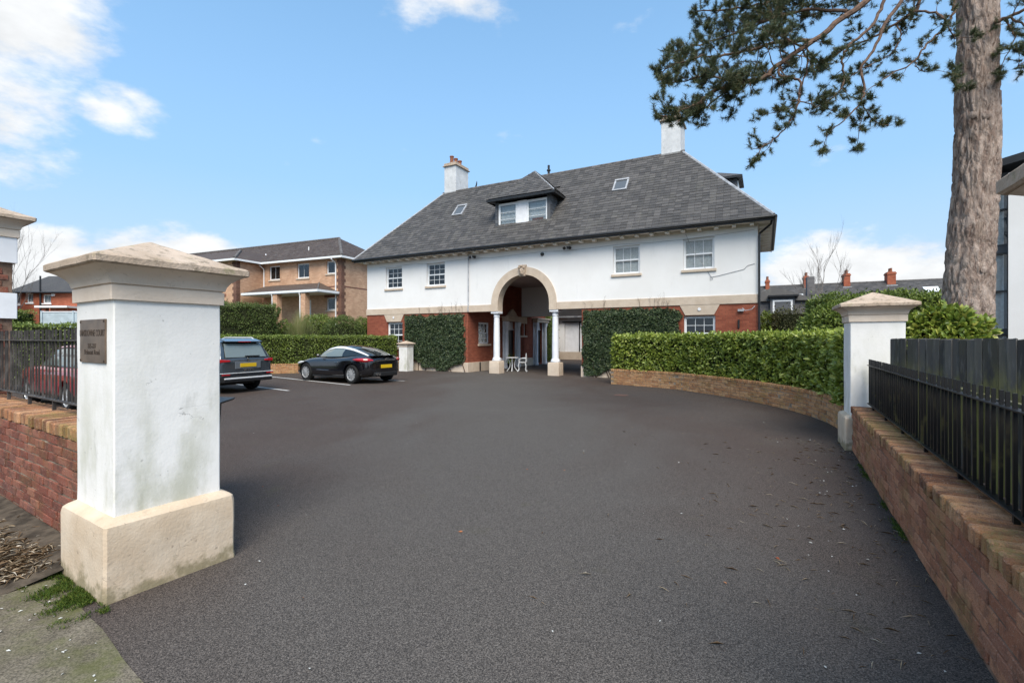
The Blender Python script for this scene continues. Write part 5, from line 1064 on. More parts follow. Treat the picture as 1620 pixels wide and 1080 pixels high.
for s_ in (-1, 1):
    m = MB(); m.prism([(-.893, s_ * .57, .935), (-.893, s_ * .57, .985), (-.86, s_ * .87, 1.01), (-.86, s_ * .87, .915)], (.14, 0, 0)); o = m.build('tail_light', 'redlight', car2, bevel=.012)
    cbox(car2, 'rear_reflector', 'redlight', -.925, -.9, s_ * .72 - .12, s_ * .72 + .12, .545, .575, .004)
    m = MB(); m.tube([(-.35, s_ * .6, 1.585), (-.25, s_ * .6, 1.64), (1.0, s_ * .6, 1.645), (1.15, s_ * .6, 1.6)], .018, 6); m.build('roof_rail', 'silver', car2, smooth=True)
    m = MB(); m.lathe([(0, -.05), (.07, -.03), (.1, .02), (.07, .07), (0, .09)], n_=10); o = m.build('door_mirror', 'car_grey', car2, smooth=True); o.location = (1.6, s_ * 1.0, 1.08)
TX = Matrix(((0, 0, -1, -.885), (-1, 0, 0, 0), (0, 1, 0, 0), (0, 0, 0, 1)))
text_mesh('A T E C A', .075, 'chrome', car2, Matrix.Translation((-.018, 0, .675)) @ TX, .008); text_mesh('S', .16, 'chrome', car2, Matrix.Translation((.0, 0, .985)) @ TX, .012, 'badge')
# red hatchback behind the railings
rb = [(x, w_ * .95, zb, zs * .94, zt * .94) for x, w_, zb, zs, zt in sb]; rg = [(x, a * .95, b * .94, c * .95, d * .93) for x, a, b, c, d in sg]
hd = Vector((-.86, .51, 0)); lf = Vector((-.51, -.86, 0)); rc = Vector((-9.75, 10.5, 0)) - lf * .74
car3 = car('hatchback', 'red hatchback seen through the street railing', (rc.x, rc.y), hd, rb, rg, 'car_red', 2.55, .75, .315, 7)
strip(car3, 'roof_panel', 'car_red', rg, np.linspace(-.5, 1.25, 14), [.93, 1.0, 1.1, 1.3, 1.6, 2.0], .012); strip(car3, 'rear_pillar', 'car_red', rg, np.linspace(-.8, -.5, 6), [0, .3, .6, 1.0, 1.1], .008); strip(car3, 'side_window', 'carglass_sheen', rg, np.linspace(-.3, 1.7, 12), [.06, .4, .85], .006)
for s_ in (-1, 1): cbox(car3, 'tail_light', 'redlight', -.85, -.72, s_ * .72 - .1, s_ * .72 + .1, .82, .95, .02)
cbox(car3, 'number_plate', 'plate', -.89, -.87, -.26, .26, .66, .77, .004)

# wheelie bin behind the left pillar
t = thing('wheelie_bin', 'dark wheelie bin with grey lid, just showing behind the plaque pillar', 'bin', (-3.07, 4.42, 0), R(12))
ring_loft([(.2, .08), (.22, .4), (.25, .98), (.265, .985)], .002, 3, .03, 4).build('bin_body', 'blackplastic', t)
m = MB(); m.add([(-.29, -.29, .985), (.33, -.29, .985), (.33, .29, .985), (-.29, .29, .985), (-.29, -.29, 1.03), (.36, -.29, 1.012), (.36, .29, 1.012), (-.29, .29, 1.03), (-.1, 0, 1.07), (.2, 0, 1.06)], [(0, 3, 2, 1), (0, 1, 5, 4), (1, 2, 6, 5), (2, 3, 7, 6), (3, 0, 4, 7), (4, 5, 9, 8), (5, 6, 9), (6, 7, 8, 9), (7, 4, 8)]); m.build('bin_lid', 'binlid', t, bevel=.012)
for y in (-.2, .2): m = MB(); m.lathe([(.0, -.025), (.1, -.025), (.1, .025), (0, .025)], (-.24, y, .1), 16, 'y'); m.build('bin_wheel', 'rubber', t)

# white garden table and chairs in the passage
def garden_chair(label, u, v, rz):
    t = thing('garden_chair', label, 'chair', tuple(hw(u, v)), HROT + rz, 'white garden chairs in the passage')
    m = MB(); m.lathe([(0, .43), (.2, .43), (.215, .445), (.2, .46), (0, .455)], n_=18); m.build('seat', 'wrought', t, smooth=True, sharp=50)
    m = MB(); arc = [(-.19, .21 * math.cos(a), .47 + .42 * math.sin(a)) for a in np.linspace(0, math.pi, 14)]; m.tube(arc, .016, 6)
    for y in (-.12, -.06, 0, .06, .12): m.tube([(-.17, y * .8, .45), (-.19, y * 1.2, .65), (-.19, y * .9, .47 + .42 * math.sqrt(max(0, 1 - (y / .21) ** 2)))], .01, 5)
    for y in (-.1, 0, .1): m.tube([(-.19, y + .045 * math.cos(a), .68 + .06 * math.sin(a)) for a in np.linspace(0, 6.28, 10)], .009, 5)
    m.build('backrest', 'wrought', t, smooth=True)
    for s_ in (-1, 1):
        for x in (-.15, .15): m = MB(); m.tube([(x, s_ * .14, .435), (x * 1.25, s_ * .19, .28), (x * 1.05, s_ * .16, .12), (x * 1.5, s_ * .21, 0)], [.02, .016, .014, .02], 6); m.build('leg', 'wrought', t, smooth=True)
        m = MB(); m.tube([(-.19, s_ * .2, .66), (0, s_ * .25, .66), (.15, s_ * .23, .62), (.17, s_ * .19, .45)], .013, 6); m.build('armrest', 'wrought', t, smooth=True)
garden_chair('white wrought iron chair nearest the right of the garden table', 8.62, 1.75, R(200)); garden_chair('white wrought iron chair half hidden behind the left arch column', 7.55, 1.2, R(20))
t = thing('garden_table', 'small white wrought iron table between the garden chairs', 'table', tuple(hw(8.1, 1.65)), HROT)
m = MB(); m.lathe([(0, .66), (.3, .66), (.315, .675), (.3, .69), (0, .69)], n_=24); m.build('table_top', 'wrought', t, smooth=True, sharp=50)
for k in range(4): a = k * math.pi / 2 + .4; c_, s_ = math.cos(a), math.sin(a); m = MB(); m.tube([(c_ * .22, s_ * .22, .66), (c_ * .1, s_ * .1, .4), (c_ * .12, s_ * .12, .2), (c_ * .27, s_ * .27, 0)], [.018, .015, .015, .02], 6); m.build('leg', 'wrought', t, smooth=True)
t = thing('flower_pot', 'dark planter pot beside the garden chairs', 'pot', tuple(hw(7.15, 3.2)), HROT); m = MB(); m.lathe([(.12, 0), (.16, .28), (.18, .3), (.15, .3), (.13, .2)], n_=14); m.build('pot', 'blackplastic', t, smooth=True, sharp=40)
nq = 200; P = rng.normal(0, .1, (nq, 3)); P[:, 2] = .3 + np.abs(P[:, 2]) * 2; V, F = leaves(P, rng.normal(0, .5, (nq, 3)) + np.array([0, 0, .6]), rng.normal(0, .6, (nq, 3)), .09 * rng.uniform(.6, 1.2, nq), .5); tag(obj('foliage', np_mesh('foliage', V, F), 'privet', t), kind='stuff')

# ------------------------------------------------------------------ courtyard building seen through the passage
t = thing('garage', 'white doored outbuilding with slate roof beyond the passage', 'garage', (3.2, 33.6, .55), HROT)
m = MB(); cells(m, 'x', -1.2, 9, -.6, 2.75, 0, .3, [(.55, 3.2, -.6, 2.2)]); m.box(-1.2, 9, 4.5, 4.8, -.6, 2.75); m.build('wall', 'render', t)
for i, (a, b) in enumerate(((.58, 1.62), (1.68, 3.17))): m = MB(); m.box(a, b, .1, .15, -.3, 2.15); m.build('garage_door', 'white_paint', t)
m = MB(); m.box(1.621, 1.679, .05, .16, -.4, 2.2); m.box(.4, 3.3, -.04, .04, 2.2, 2.28); m.build('door_frame', 'black_metal', t); m = MB(); m.box(-1.2, 9, -.03, .01, -.6, .15); m.build('plinth', 'cream', t)
m = MB(); m.add([(-1.6, -.4, 2.5), (9.4, -.4, 2.5), (9.4, 2.4, 5.4), (-1.6, 2.4, 5.4), (9.4, 5.2, 2.5), (-1.6, 5.2, 2.5)], [(0, 1, 2, 3), (3, 2, 4, 5), (0, 3, 5), (1, 4, 2)]); rf = m.build('roof', 'slate', t)
slate_plane(rf, Vector((3.2, 33.6, .55)) + HE * 0 + HN * -.42 + up * 2.5, HE, (HN * 2.8 + up * 2.9).normalized(), 4.0, lambda s_: -1.6, lambda s_: 9.4, limit=0)
m = MB(); m.tube([(-.6, -.3, 2.35), (-.6, -.06, 2.1), (-.6, -.06, -.4)], .05, 6); m.build('downpipe', 'black_metal', t)

# ------------------------------------------------------------------ brown brick apartments behind the left hedge
AR = math.atan2(-.398, .917); ap = thing('apartment_block', 'two storey tan brick apartment block with brown tiled roof and white fascia', 'building', (-12.24, 34, 0), AR)
AW = [(-7.25, -6.1, 6.15, 7.25), (-4.3, -3.1, 6.15, 7.25), (-1.4, -.56, 6.33, 7.25), (-1.4, -.56, 3.68, 4.6), (-3.6, -2.9, 2.6, 4.5)]
m = MB(); cells(m, 'x', -8.6, 0, 0, 7.4, 0, .3, AW); m.build('front_wall', 'apt_brick', ap, uv=True); m = MB(); m.box(-.3, 0, .3, 7, 0, 7.4); m.build('end_wall', 'apt_brick', ap, uv=True)
WW = [(-10.4, -9.3, 3.75, 4.75), (-10.9, -9.7, 6.1, 7.1)]
m = MB(); cells(m, 'x', -24, -8.0, 0, 7.4, -2.2, -1.9, WW); m.box(-8.3, -8.0, -1.9, .0, 0, 7.4); m.build('wing_wall', 'apt_brick', ap, uv=True)
for a, b, z, y in AW[:4]: window(ap, 'x', a, b, z, y, 0, 1, 2 if b - a > 1 else 1, 1, 'dark', sash=False, sill='cream')
for a, b, z, y in WW: window(ap, 'x', a, b, z, y, -2.2, 1, 3, 1, 'curtain', sash=False, sill='cream')
m = MB(); m.box(-3.6, -2.9, .1, .15, 2.6, 4.5); m.build('entrance_door', 'white_upvc', ap)
def quoins(x0, x1, y, nm='quoin'):
    for k in range(30):
        z = .3 + k * .235; w_ = .42 if k % 2 else .3
        m = MB(); m.box(x1 - w_, x1 + .012, y - .012, y + w_ if x1 > -1 else y + .3, z, z + .23); m.build(nm, 'quoin', ap)
quoins(-.4, 0, 0); quoins(-8.4, -8.0, -2.2)
for a, b, z in ((-8.0, -.43, 5.35),): m = MB(); m.box(a, b, -.012, .02, z, z + .08); m.build('brick_band', 'brick_dark', ap)
m = MB(); m.box(-.02, .012, .42, 7, 5.35, 5.43); m.build('brick_band', 'brick_dark', ap)
for a, b, z in ((-1.6, -.45, 4.61), (-10.6, -9.1, 4.76)): m = MB(); yy = 0 if a > -5 else -2.2; m.box(a, b, yy - .012, yy + .05, z, z + .22); m.build('lintel', 'brick_dark', ap)
m = MB(); m.add([(-26, -.45, 7.5), (.45, -.45, 7.5), (.45, 7.45, 7.5), (-26, 7.45, 7.5), (-26, 3.5, 9.75), (-3.5, 3.5, 9.75)], [(0, 1, 5, 4), (1, 2, 5), (2, 3, 4, 5), (3, 0, 4), (3, 2, 1, 0)]); ar = m.build('roof', 'tile_brown', ap)
m = MB(); m.add([(-24.2, -2.65, 7.5), (-7.6, -2.65, 7.5), (-7.6, .5, 7.502), (-9.3, -.9, 8.44), (-9.3, 1.3, 8.5), (-24.2, -.5, 8.6), (-24.2, 1.3, 8.6)], [(0, 1, 3, 5), (1, 2, 4, 3), (3, 4, 6, 5)]); m.build('wing_roof', 'tile_brown', ap)
TMs = [slate_mesh(SW, SE + .05, 'tile_brown', 70 + k) for k in range(4)]
apo = Vector((-12.24, 34, 0)); ax_, ay_ = Vector((.917, -.398, 0)), Vector((.398, .917, 0)); asl = math.hypot(3.95, 2.25)
slate_plane(ar, apo + ay_ * -.47 + up * 7.51, ax_, (ay_ * 3.95 + up * 2.25).normalized(), asl, lambda s_: -24.0, lambda s_: .45 - 3.95 * s_ / asl, limit=0, meshes=TMs)
slate_plane(ar, apo + ax_ * .47 + up * 7.51, ay_, (-ax_ * 3.95 + up * 2.25).normalized(), asl, lambda s_: -.45 + 3.95 * s_ / asl, lambda s_: 7.45 - 3.95 * s_ / asl, limit=0, meshes=TMs)
for P_ in ([(.45, -.45, 7.52), (-3.5, 3.5, 9.78)], [(-26, 3.5, 9.78), (-3.5, 3.5, 9.78)], [(-7.6, -2.65, 7.52), (-9.3, -.9, 8.47)]): m = MB(); m.tube(P_, .11, 6); m.build('ridge_tiles', 'ridge', ar)
m = MB(); m.tube([(-7.6, .2, 7.5), (-9.1, 1.2, 8.5)], .05, 5); m.build('valley_lead', 'white_paint', ar)
for b in ((-7.6, .48, -.49, -.45, 7.36, 7.5), (.452, .49, -.49, 7.45, 7.36, 7.5), (-24.2, -7.6, -2.69, -2.65, 7.36, 7.5), (-7.6, -7.56, -2.69, -.45, 7.36, 7.5)): m = MB(); m.box(*b); m.build('fascia', 'white_upvc', ap)
m = MB(); m.box(-8.0, .45, -.45, 0, 7.39, 7.42); m.box(0, .45, 0, 7, 7.39, 7.42); m.box(-24, -7.6, -2.65, -2.2, 7.39, 7.42); m.build('soffit', 'white_upvc', ap)
for x, z1 in ((-.47, 0), (-7.75, 5.4)): m = MB(); m.tube([(x, -.5, 7.3), (x, -.1, 7.05), (x, -.06, 6.9), (x, -.06, z1)], .045, 6); m.build('downpipe', 'white_upvc', ap)
m = MB(); m.add([(-7.7, -2.0, 4.98), (-.2, -2.0, 4.98), (-.2, 0, 4.98), (-7.7, 0, 4.98), (-6.6, -.2, 5.68), (-1.9, -.2, 5.68), (-1.9, 0, 5.68), (-7.7, 0, 5.68)], [(0, 1, 5, 4), (1, 2, 6, 5), (0, 4, 7, 3)]); pr_ = m.build('porch_roof', 'tile_brown', ap)
m = MB(); m.box(-7.72, -.18, -2.04, -2.0, 4.84, 4.99); m.box(-.2, -.16, -2.04, -.02, 4.84, 4.99); m.box(-7.7, -.2, -2.0, -.02, 4.8, 4.83); m.build('porch_fascia', 'white_upvc', ap)
m = MB(); m.tube([(-.2, -2, 5.0), (-1.9, -.2, 5.7)], .06, 5); m.build('porch_hip', 'ridge', pr_)
for x in (-4.3, -1.6): m = MB(); m.box(x - .2, x + .2, -1.95, -1.55, 0, 4.78); m.build('porch_post', 'apt_brick', ap, uv=True); m = MB(); m.tube([(x - .25, -2.06, 4.8), (x - .25, -1.98, 4.6), (x - .25, -1.98, 0)], .04, 6); m.build('downpipe', 'white_upvc', ap)
m = MB(); m.lathe([(.04, 8.4), (.04, 8.75)], (-4.4, 1.2, 0), 8); m.box(-4.7, -4.1, 1.1, 1.3, 8.35, 8.42); m.build('soil_vent', 'white_upvc', ar)
# raised bank the apartments stand on
m = MB(); m.add([(-60, 29.5, -.1), (-6.5, 31.5, -.1), (-6.5, 33, 2.0), (-60, 31, 2.0), (-60, 90, 2.4), (-6.5, 90, 2.4)], [(0, 1, 2, 3), (3, 2, 5, 4)]); tag(m.build('terrain', 'ground'), kind='structure')

# ------------------------------------------------------------------ red terrace at the far left, pale panels
t = thing('terrace_house', 'red brick terrace with grey slate roof at the far left', 'building', (-42, 40, 0), 0)
TW = [(1.04, 1.6, 4.65, 5.42), (2.4, 3.1, 4.6, 5.35), (.1, .5, 4.5, 5.42)]; m = MB(); cells(m, 'x', -.2, 9, 0, 5.55, 0, .25, TW); m.build('wall', 'terr_brick', t, uv=True)
for a, b, z, y in TW: window(t, 'x', a, b, z, y, 0, 1, 2, 1, 'curtain', sash=False, sill='white_paint', fw=.06)
m = MB(); m.add([(-.5, -.3, 5.5), (9.5, -.3, 5.5), (9.5, 3.5, 7.35), (-.5, 3.5, 7.35), (9.5, 7, 5.5), (-.5, 7, 5.5)], [(0, 1, 2, 3), (3, 2, 4, 5), (1, 4, 2), (0, 3, 5)]); tr = m.build('roof', 'slate', t)
m = MB(); m.tube([(2.3, -.1, 6.9), (2.3, -.1, 0)], .06, 6); m.tube([(-.5, -.36, 5.48), (9.5, -.36, 5.48)], .07, 6); m.build('downpipe', 'black_metal', t)
m = MB(); m.box(3.9, 6.5, -2.2, 0, 4.1, 4.25); m.build('porch_roof', 'white_upvc', t); m = MB(); m.box(4.3, 4.6, -2, -1.7, 0, 4.1); m.box(4.9, 6.3, -1.9, 0, 0, 4.1); m.build('porch_wall', 'terr_brick', t, uv=True)
m = MB(); m.box(3.25, 3.45, -.12, -.002, 5.2, 5.4); m.build('alarm_box', 'white_paint', t)
t = thing('terrace_house', 'red brick gable end beside the banded pier', 'building', (-40.4, 37.3, 0), 0); m = MB(); m.prism([(-4, 0, 0), (.35, 0, 0), (.35, 0, 6.2), (-1.8, 0, 7.9), (-4, 0, 6.2)], (0, .3, 0)); m.build('gable_wall', 'terr_brick', t, uv=True)
m = MB(); m.add([(.55, -.2, 6.15), (.55, .5, 6.15), (-1.8, .5, 8.05), (-1.8, -.2, 8.05), (.55, -.2, 6.05), (.55, .5, 6.05)], [(0, 1, 2, 3), (0, 4, 5, 1)]); m.build('verge', 'slate', t)
t = thing('panel_fence', 'pale blue panelled fence beyond the street railing', 'fence', (-29.75, 27.2, 0), R(-3))
for k in range(5): m = MB(); x = 3.0 + k * 1.9; m.box(x, x + 1.8, 0, .04, .3, 3.12); m.build('panel', 'bluepanel', t)
for k in range(6): m = MB(); x = 2.9 + k * 1.9; m.box(x + .005, x + .095, -.06, .06, .1, 3.2); m.build('post', 'bluepanel', t)
m = MB(); m.box(2.9, 12.4, -.03, .07, 3.121, 3.17); m.build('top_rail', 'white_paint', t)

# ------------------------------------------------------------------ terrace behind the right side
RO_ = Vector((25.2, 48.2, 0)); rx_, ry_ = Vector((.898, -.44, 0)), Vector((.44, .898, 0)); RR = math.atan2(-.44, .898)
t = thing('terrace_house', 'long grey slate roofed terrace with red chimneys beyond the right hedges', 'building', tuple(RO_), RR)
m = MB(); m.box(-6, 30, -2.5, 2.5, 0, 4.95); m.build('wall', 'render', t)
m = MB(); m.add([(-6.2, -2.85, 4.95), (30, -2.85, 4.95), (30, 0, 6.87), (-6.2, 0, 6.87), (30, 2.85, 4.95), (-6.2, 2.85, 4.95)], [(0, 1, 2, 3), (3, 2, 4, 5), (0, 3, 5), (1, 4, 2)]); tr = m.build('roof', 'slate', t)
slate_plane(tr, RO_ + ry_ * -2.87 + up * 4.96, rx_, (ry_ * 2.85 + up * 1.92).normalized(), math.hypot(2.85, 1.92), lambda s_: -6.0, lambda s_: 15.0, limit=0)
m = MB(); m.tube([(-6.2, 0, 6.88), (30, 0, 6.88)], .09, 6); m.build('ridge_tiles', 'ridge', tr)
for x, w_, zt in ((.67, .35, 7.5), (4.0, .45, 7.7), (7.25, .5, 7.75), (10.6, .62, 7.7)):
    m = MB(); m.box(x - w_ / 2, x + w_ / 2, -.55, .55, 6.2, zt); m.box(x - w_ / 2 - .05, x + w_ / 2 + .05, -.6, .6, zt - .22, zt - .1); c_ = m.build('chimney', 'terr_brick', t, uv=True)
    for y in (-.25, .2): m = MB(); m.lathe([(.13, zt - .02), (.11, zt + .1), (.1, zt + .32), (.12, zt + .36)], (x, y, 0), 10); m.build('chimney_pot', 'terracotta', c_, smooth=True)
    m = MB(); m.box(x - w_ / 2 - .1, x + w_ / 2 + .1, -.75, -.551, 6.33, 6.48); m.build('flashing', 'lead', c_)
m = MB(); m.box(8.1, 10.5, -2.6, -.9, 4.95, 5.72); d_ = m.build('dormer', 'slate_hung', t); m = MB(); m.box(7.95, 10.65, -2.75, -.8, 5.721, 5.82); m.build('dormer_roof', 'black_metal', d_)
window(t, 'x', 9.3, 10.4, 5.08, 5.68, -2.69, 1, 2, 1, 'dark', sash=False, sill=None, fw=.08); window(t, 'x', 8.2, 9.25, 5.08, 5.68, -2.69, 1, 2, 1, 'curtain', sash=False, sill=None, fw=.08)
for x0, x1, y0, y1 in ((12.6, 13.65, -1.95, -1.2), (3.1, 3.6, -2.1, -1.6)):
    zf = lambda y: 6.87 + y * 1.92 / 2.85; m = MB(); m.prism([(x0, y0, zf(y0) + .03), (x1, y0, zf(y0) + .03), (x1, y1, zf(y1) + .03), (x0, y1, zf(y1) + .03)], (0, -.05, .07)); m.build('rooflight', 'curtain', tr)
m = MB(); m.lathe([(.05, 5.0), (.05, 5.9)], (13.0, -2.6, 0), 8); m.build('soil_pipe', 'white_upvc', t)
t = thing('rear_return', 'grey stone rear extension with white dormer window beside the house corner', 'building', (17.8, 35.2, 0), RR)
m = MB(); cells(m, 'x', -1, 3.9, 0, 4.4, 0, .3, [(1.4, 2.5, .8, 1.9)]); m.box(3.6, 3.9, .3, 9, 0, 4.4); m.build('wall', 'stone_wall', t, uv=True); window(t, 'x', 1.4, 2.5, .8, 1.9, 0, 1, 1, 2, 'curtain', sash=False, fw=.09)
m = MB(); m.add([(-1.2, -.25, 4.35), (4.15, -.25, 4.35), (4.15, 9, 4.35), (-1.2, 9, 4.35), (1.5, 0, 5.4), (1.5, 9, 5.4)], [(0, 1, 4), (1, 2, 5, 4), (2, 3, 5), (3, 0, 4, 5)]); m.build('roof', 'slate', t)
m = MB(); m.box(1.2, 2.72, -.35, 2, 3.1, 4.62); dd = m.build('dormer', 'slate_hung', t); window(t, 'x', 1.35, 2.6, 3.25, 4.4, -.45, 1, 2, 1, 'dark', sash=False, fw=.12, sill=None); m = MB(); m.box(1.05, 2.95, -.6, 2, 4.621, 4.74); m.build('dormer_roof', 'black_metal', dd)
m = MB(); m.box(3.5, 3.95, -.1, .8, 3, 6.0); m.build('chimney', 'stone_wall', t, uv=True)

# ------------------------------------------------------------------ modern white building at the right edge
t = thing('modern_building', 'modern white building with tall dark framed windows behind the pine', 'building', (16.75, 16, 0), R(-46))
m = MB(); m.box(0, 9, 0, 8, 0, 7.2); m.build('wall', 'render', t); m = MB(); m.box(-.95, 0, .35, 8, 0, 7.3); m.build('bay_wall', 'slate_hung', t)
m = MB(); m.add([(-1.0, -.3, 7.25), (9, -.3, 9.0), (9, 8, 9.0), (-1.0, 8, 7.25), (-1.0, -.3, 7.5), (9, -.3, 9.25), (9, 8, 9.25), (-1.0, 8, 7.5)], [(0, 1, 5, 4), (4, 5, 6, 7), (0, 4, 7, 3), (0, 3, 2, 1)]); m.build('roof', 'black_metal', t)
for i, (z0, z1) in enumerate(((.4, 1.7), (1.95, 3.2), (3.25, 4.5), (4.85, 6.0), (6.05, 7.1))):
    m = MB(); m.box(-.85, -.5, .31, .345, z0, z1); o = m.build('window_blind', 'curtain' if i % 2 == 0 or i > 2 else 'cream', t); m = MB(); m.box(-.9, -.03, .24, .26, z0, z1); m.build('pane', 'glass', t); m = MB(); m.box(-.46, -.1, .31, .345, z0, z1); m.build('window_blind', 'curtain', t)
    m = MB(); m.box(-.95, -.002, .2, .3, z1, z1 + .06); m.box(-.95, -.9, .2, .3, z0, z1); m.build('window_frame', 'black_metal', t)
m = MB(); m.box(.75, 1.4, -.2, -.002, 4.18, 4.22); m.build('wall_light', 'black_metal', t)

# ------------------------------------------------------------------ trees
def pp(x, y, Y): return Vector(((x - 810) / 750 * Y, Y, 1.6 + (536 - y) / 750 * Y))
pine = thing('pine_tree', 'tall pine tree with rough scaly trunk and a long branch over the drive', 'tree', (8.9, 9.3, 0), 0); PB = Vector((8.9, 9.3, 0))
TR = [(0, 0.0, .5), (.6, .0, .43), (1.6, .0, .385), (3.3, .09, .352), (5.15, .22, .33), (8.25, .24, .3), (12, .3, .25), (15, .4, .17), (17, .5, .08)]
nz_, ns_ = 420, 120; zs_ = np.linspace(-.05, 17, nz_); zs_ = np.where(zs_ > 9, zs_, zs_)
V = []
for z in zs_:
    cxx = np.interp(z, [q[0] for q in TR], [q[1] for q in TR]); r0 = np.interp(z, [q[0] for q in TR], [q[2] for q in TR])
    for k in range(ns_):
        a = 2 * math.pi * k / ns_; q = Vector((math.cos(a) * r0 * 13, math.sin(a) * r0 * 13, z * 2.0)); q += Vector((mnoise.noise(q * .7), mnoise.noise(q * .7 + Vector((9, 0, 0))), 0)) * 1.3
        dvs = mnoise.voronoi(q)[0]; ridge = min(.5, dvs[1] - dvs[0]); d = .2 * (min(ridge, .28) - .17) + .03 * mnoise.noise(Vector((math.cos(a) * 2, math.sin(a) * 2, z * .8))) + .012 * mnoise.noise(q * 3)
        V.append((cxx + math.cos(a) * (r0 + d * .75), math.sin(a) * (r0 + d * .75), z))
F = [(i * ns_ + k, i * ns_ + (k + 1) % ns_, (i + 1) * ns_ + (k + 1) % ns_, (i + 1) * ns_ + k) for i in range(nz_ - 1) for k in range(ns_)]
o = obj('trunk', np_mesh('trunk', V, F), 'bark', pine)
for p in o.data.polygons: p.use_smooth = True
for az_, z in ((250, 5.85), (300, 4.25), (215, 5.9), (262, 2.9)):      # branch scars
    a = R(az_); c_ = Vector((np.interp(z, [q[0] for q in TR], [q[1] for q in TR]), 0, z)); d = Vector((math.cos(a), math.sin(a), 0)); r0 = np.interp(z, [q[0] for q in TR], [q[2] for q in TR])
    m = MB(); m.tube([tuple(c_ + d * (r0 - .08)), tuple(c_ + d * (r0 + .01)), tuple(c_ + d * (r0 + .035))], [.1, .075, .03], 9); m.build('branch_stub', 'bark', pine, smooth=True)
rt = random.Random(5); tw = MB(); tufts = []
def tuft(p, d, s_=1.0): tufts.append((p, d.normalized(), s_))
def rv(): return Vector((rt.gauss(0, 1), rt.gauss(0, 1), rt.gauss(0, 1))).normalized()
def shoot(p, d, ln, r0, depth, leafy):
    n_ = 4; pts = [p]; q = p.copy(); dd_ = d.normalized()
    for i in range(n_):
        dd_ = (dd_ + rv() * .28 + Vector((0, 0, -.05 if depth > 1 else .06))).normalized(); q = q + dd_ * ln / n_; pts.append(q.copy())
    tw.tube(pts, [r0 * (1 - .7 * i / n_) for i in range(n_ + 1)], 5 if depth > 1 else 4, False)
    if depth > 0:
        k = rt.randint(3, 5) if depth > 1 else rt.randint(2, 4)
        for i in range(k):
            f = rt.uniform(.25, 1); j = min(n_ - 1, int(f * n_)); b = pts[j].lerp(pts[j + 1], f * n_ - j); nd = (dd_ * .7 + rv() * .75 + Vector((0, 0, .12))).normalized(); shoot(b, nd, ln * rt.uniform(.35, .6), r0 * .5, depth - 1, leafy)
    if rt.random() < leafy * .95: tuft(q, dd_ + Vector((0, 0, .25)), rt.uniform(.75, 1.15))
    if depth == 0 and rt.random() < leafy * .75: tuft(pts[2], dd_ + rv() * .4, rt.uniform(.5, .8))
def limb(px, r0, r1, leafy=.9, dens=1.0, ln=.5, start=.15, parent_pts=None):
    pts = [pp(*q) for q in px]; cp = [p for p in catmull([tuple(p) for p in pts], 5)]; n_ = len(cp)
    cp = [p + rv() * .02 for p in cp]
    r0 *= .78; rad = [r0 + (r1 - r0) * (i / (n_ - 1)) ** .8 for i in range(n_)]; m = MB(); m.tube([tuple(p - PB) for p in cp], rad, 8); m.build('limb', 'pinetwig', pine, smooth=True)
    tot_ = 0
    for i in range(1, n_):
        seg_ = (cp[i] - cp[i - 1]); tot_ += seg_.length; f = i / (n_ - 1)
        if f < start: continue
        k = seg_.length * 11 * dens; k = int(k) + (rt.random() < k % 1)
        for _ in range(k):
            d = (seg_.normalized() * .75 + rv() * .8); d.z *= .75; l_ = ln * rt.uniform(.5, 1.25) * (1.1 - .45 * f); shoot(cp[i - 1].lerp(cp[i], rt.random()) - PB, d, l_, max(.006, rad[i] * .35), 2 if l_ > .35 else 1, leafy)
    shoot(cp[-1] - PB, cp[-1] - cp[-2], .3, r1, 2, leafy)
limb([(1530, -190, 9.2), (1450, -90, 9.0), (1376, -5, 8.7), (1320, 39, 8.5), (1272, 76, 8.3), (1228, 104, 8.15), (1205, 125, 8.05), (1136, 141, 7.8), (1108, 160, 7.65), (1062, 182, 7.5)], .095, .014, .97, 1.15, .5, .42)
limb([(1290, 64, 8.4), (1228, 68, 8.5), (1182, 81, 8.45), (1136, 89, 8.4), (1105, 90, 8.3), (1052, 108, 8.2)], .045, .012, .97, 1.35, .48, .12)
limb([(1340, 20, 8.6), (1284, 16, 8.9), (1221, 30, 9.0), (1182, 46, 9.0), (1140, 60, 8.9), (1090, 76, 8.8)], .04, .012, .97, 1.3, .5, .1)
limb([(1400, -40, 8.8), (1300, -12, 9.0), (1221, 4, 9.1), (1165, 14, 9.0), (1120, 18, 8.9)], .04, .012, .97, 1.4, .5, .05)
limb([(1205, 125, 8.05), (1165, 128, 7.9), (1120, 122, 7.75), (1070, 130, 7.7)], .03, .01, .97, 1.5, .42, .1)
limb([(1150, 138, 7.8), (1130, 160, 7.9), (1100, 180, 7.9), (1075, 192, 7.8)], .02, .008, .97, 1.4, .3, .1)
limb([(1235, 108, 8.15), (1233, 118, 8.1), (1263, 128, 8.0), (1265, 146, 8.0), (1262, 167, 7.95), (1251, 192, 7.9), (1225, 220, 7.85), (1203, 236, 7.8)], .032, .008, .97, .8, .32, .45)
limb([(1271, 79, 8.3), (1277, 104, 8.3), (1268, 139, 8.25), (1262, 165, 8.2), (1230, 178, 8.1)], .022, .008, .9, .7, .3, .5)
limb([(1262, 160, 8.0), (1290, 168, 8.1), (1318, 176, 8.2)], .014, .006, .97, 1.1, .25, .3)
limb([(1425, -60, 8.6), (1400, 0, 8.4), (1381, 37, 8.3), (1342, 74, 8.2), (1333, 97, 8.15), (1334, 130, 8.1), (1322, 150, 8.05), (1300, 165, 8.0)], .045, .008, .9, .8, .34, .45)
limb([(1460, -70, 8.7), (1426, 0, 8.5), (1400, 39, 8.4), (1386, 72, 8.3), (1361, 109, 8.2), (1367, 139, 8.15), (1362, 162, 8.1), (1335, 192, 8.0), (1308, 211, 7.95)], .05, .007, .92, .55, .26, .5)
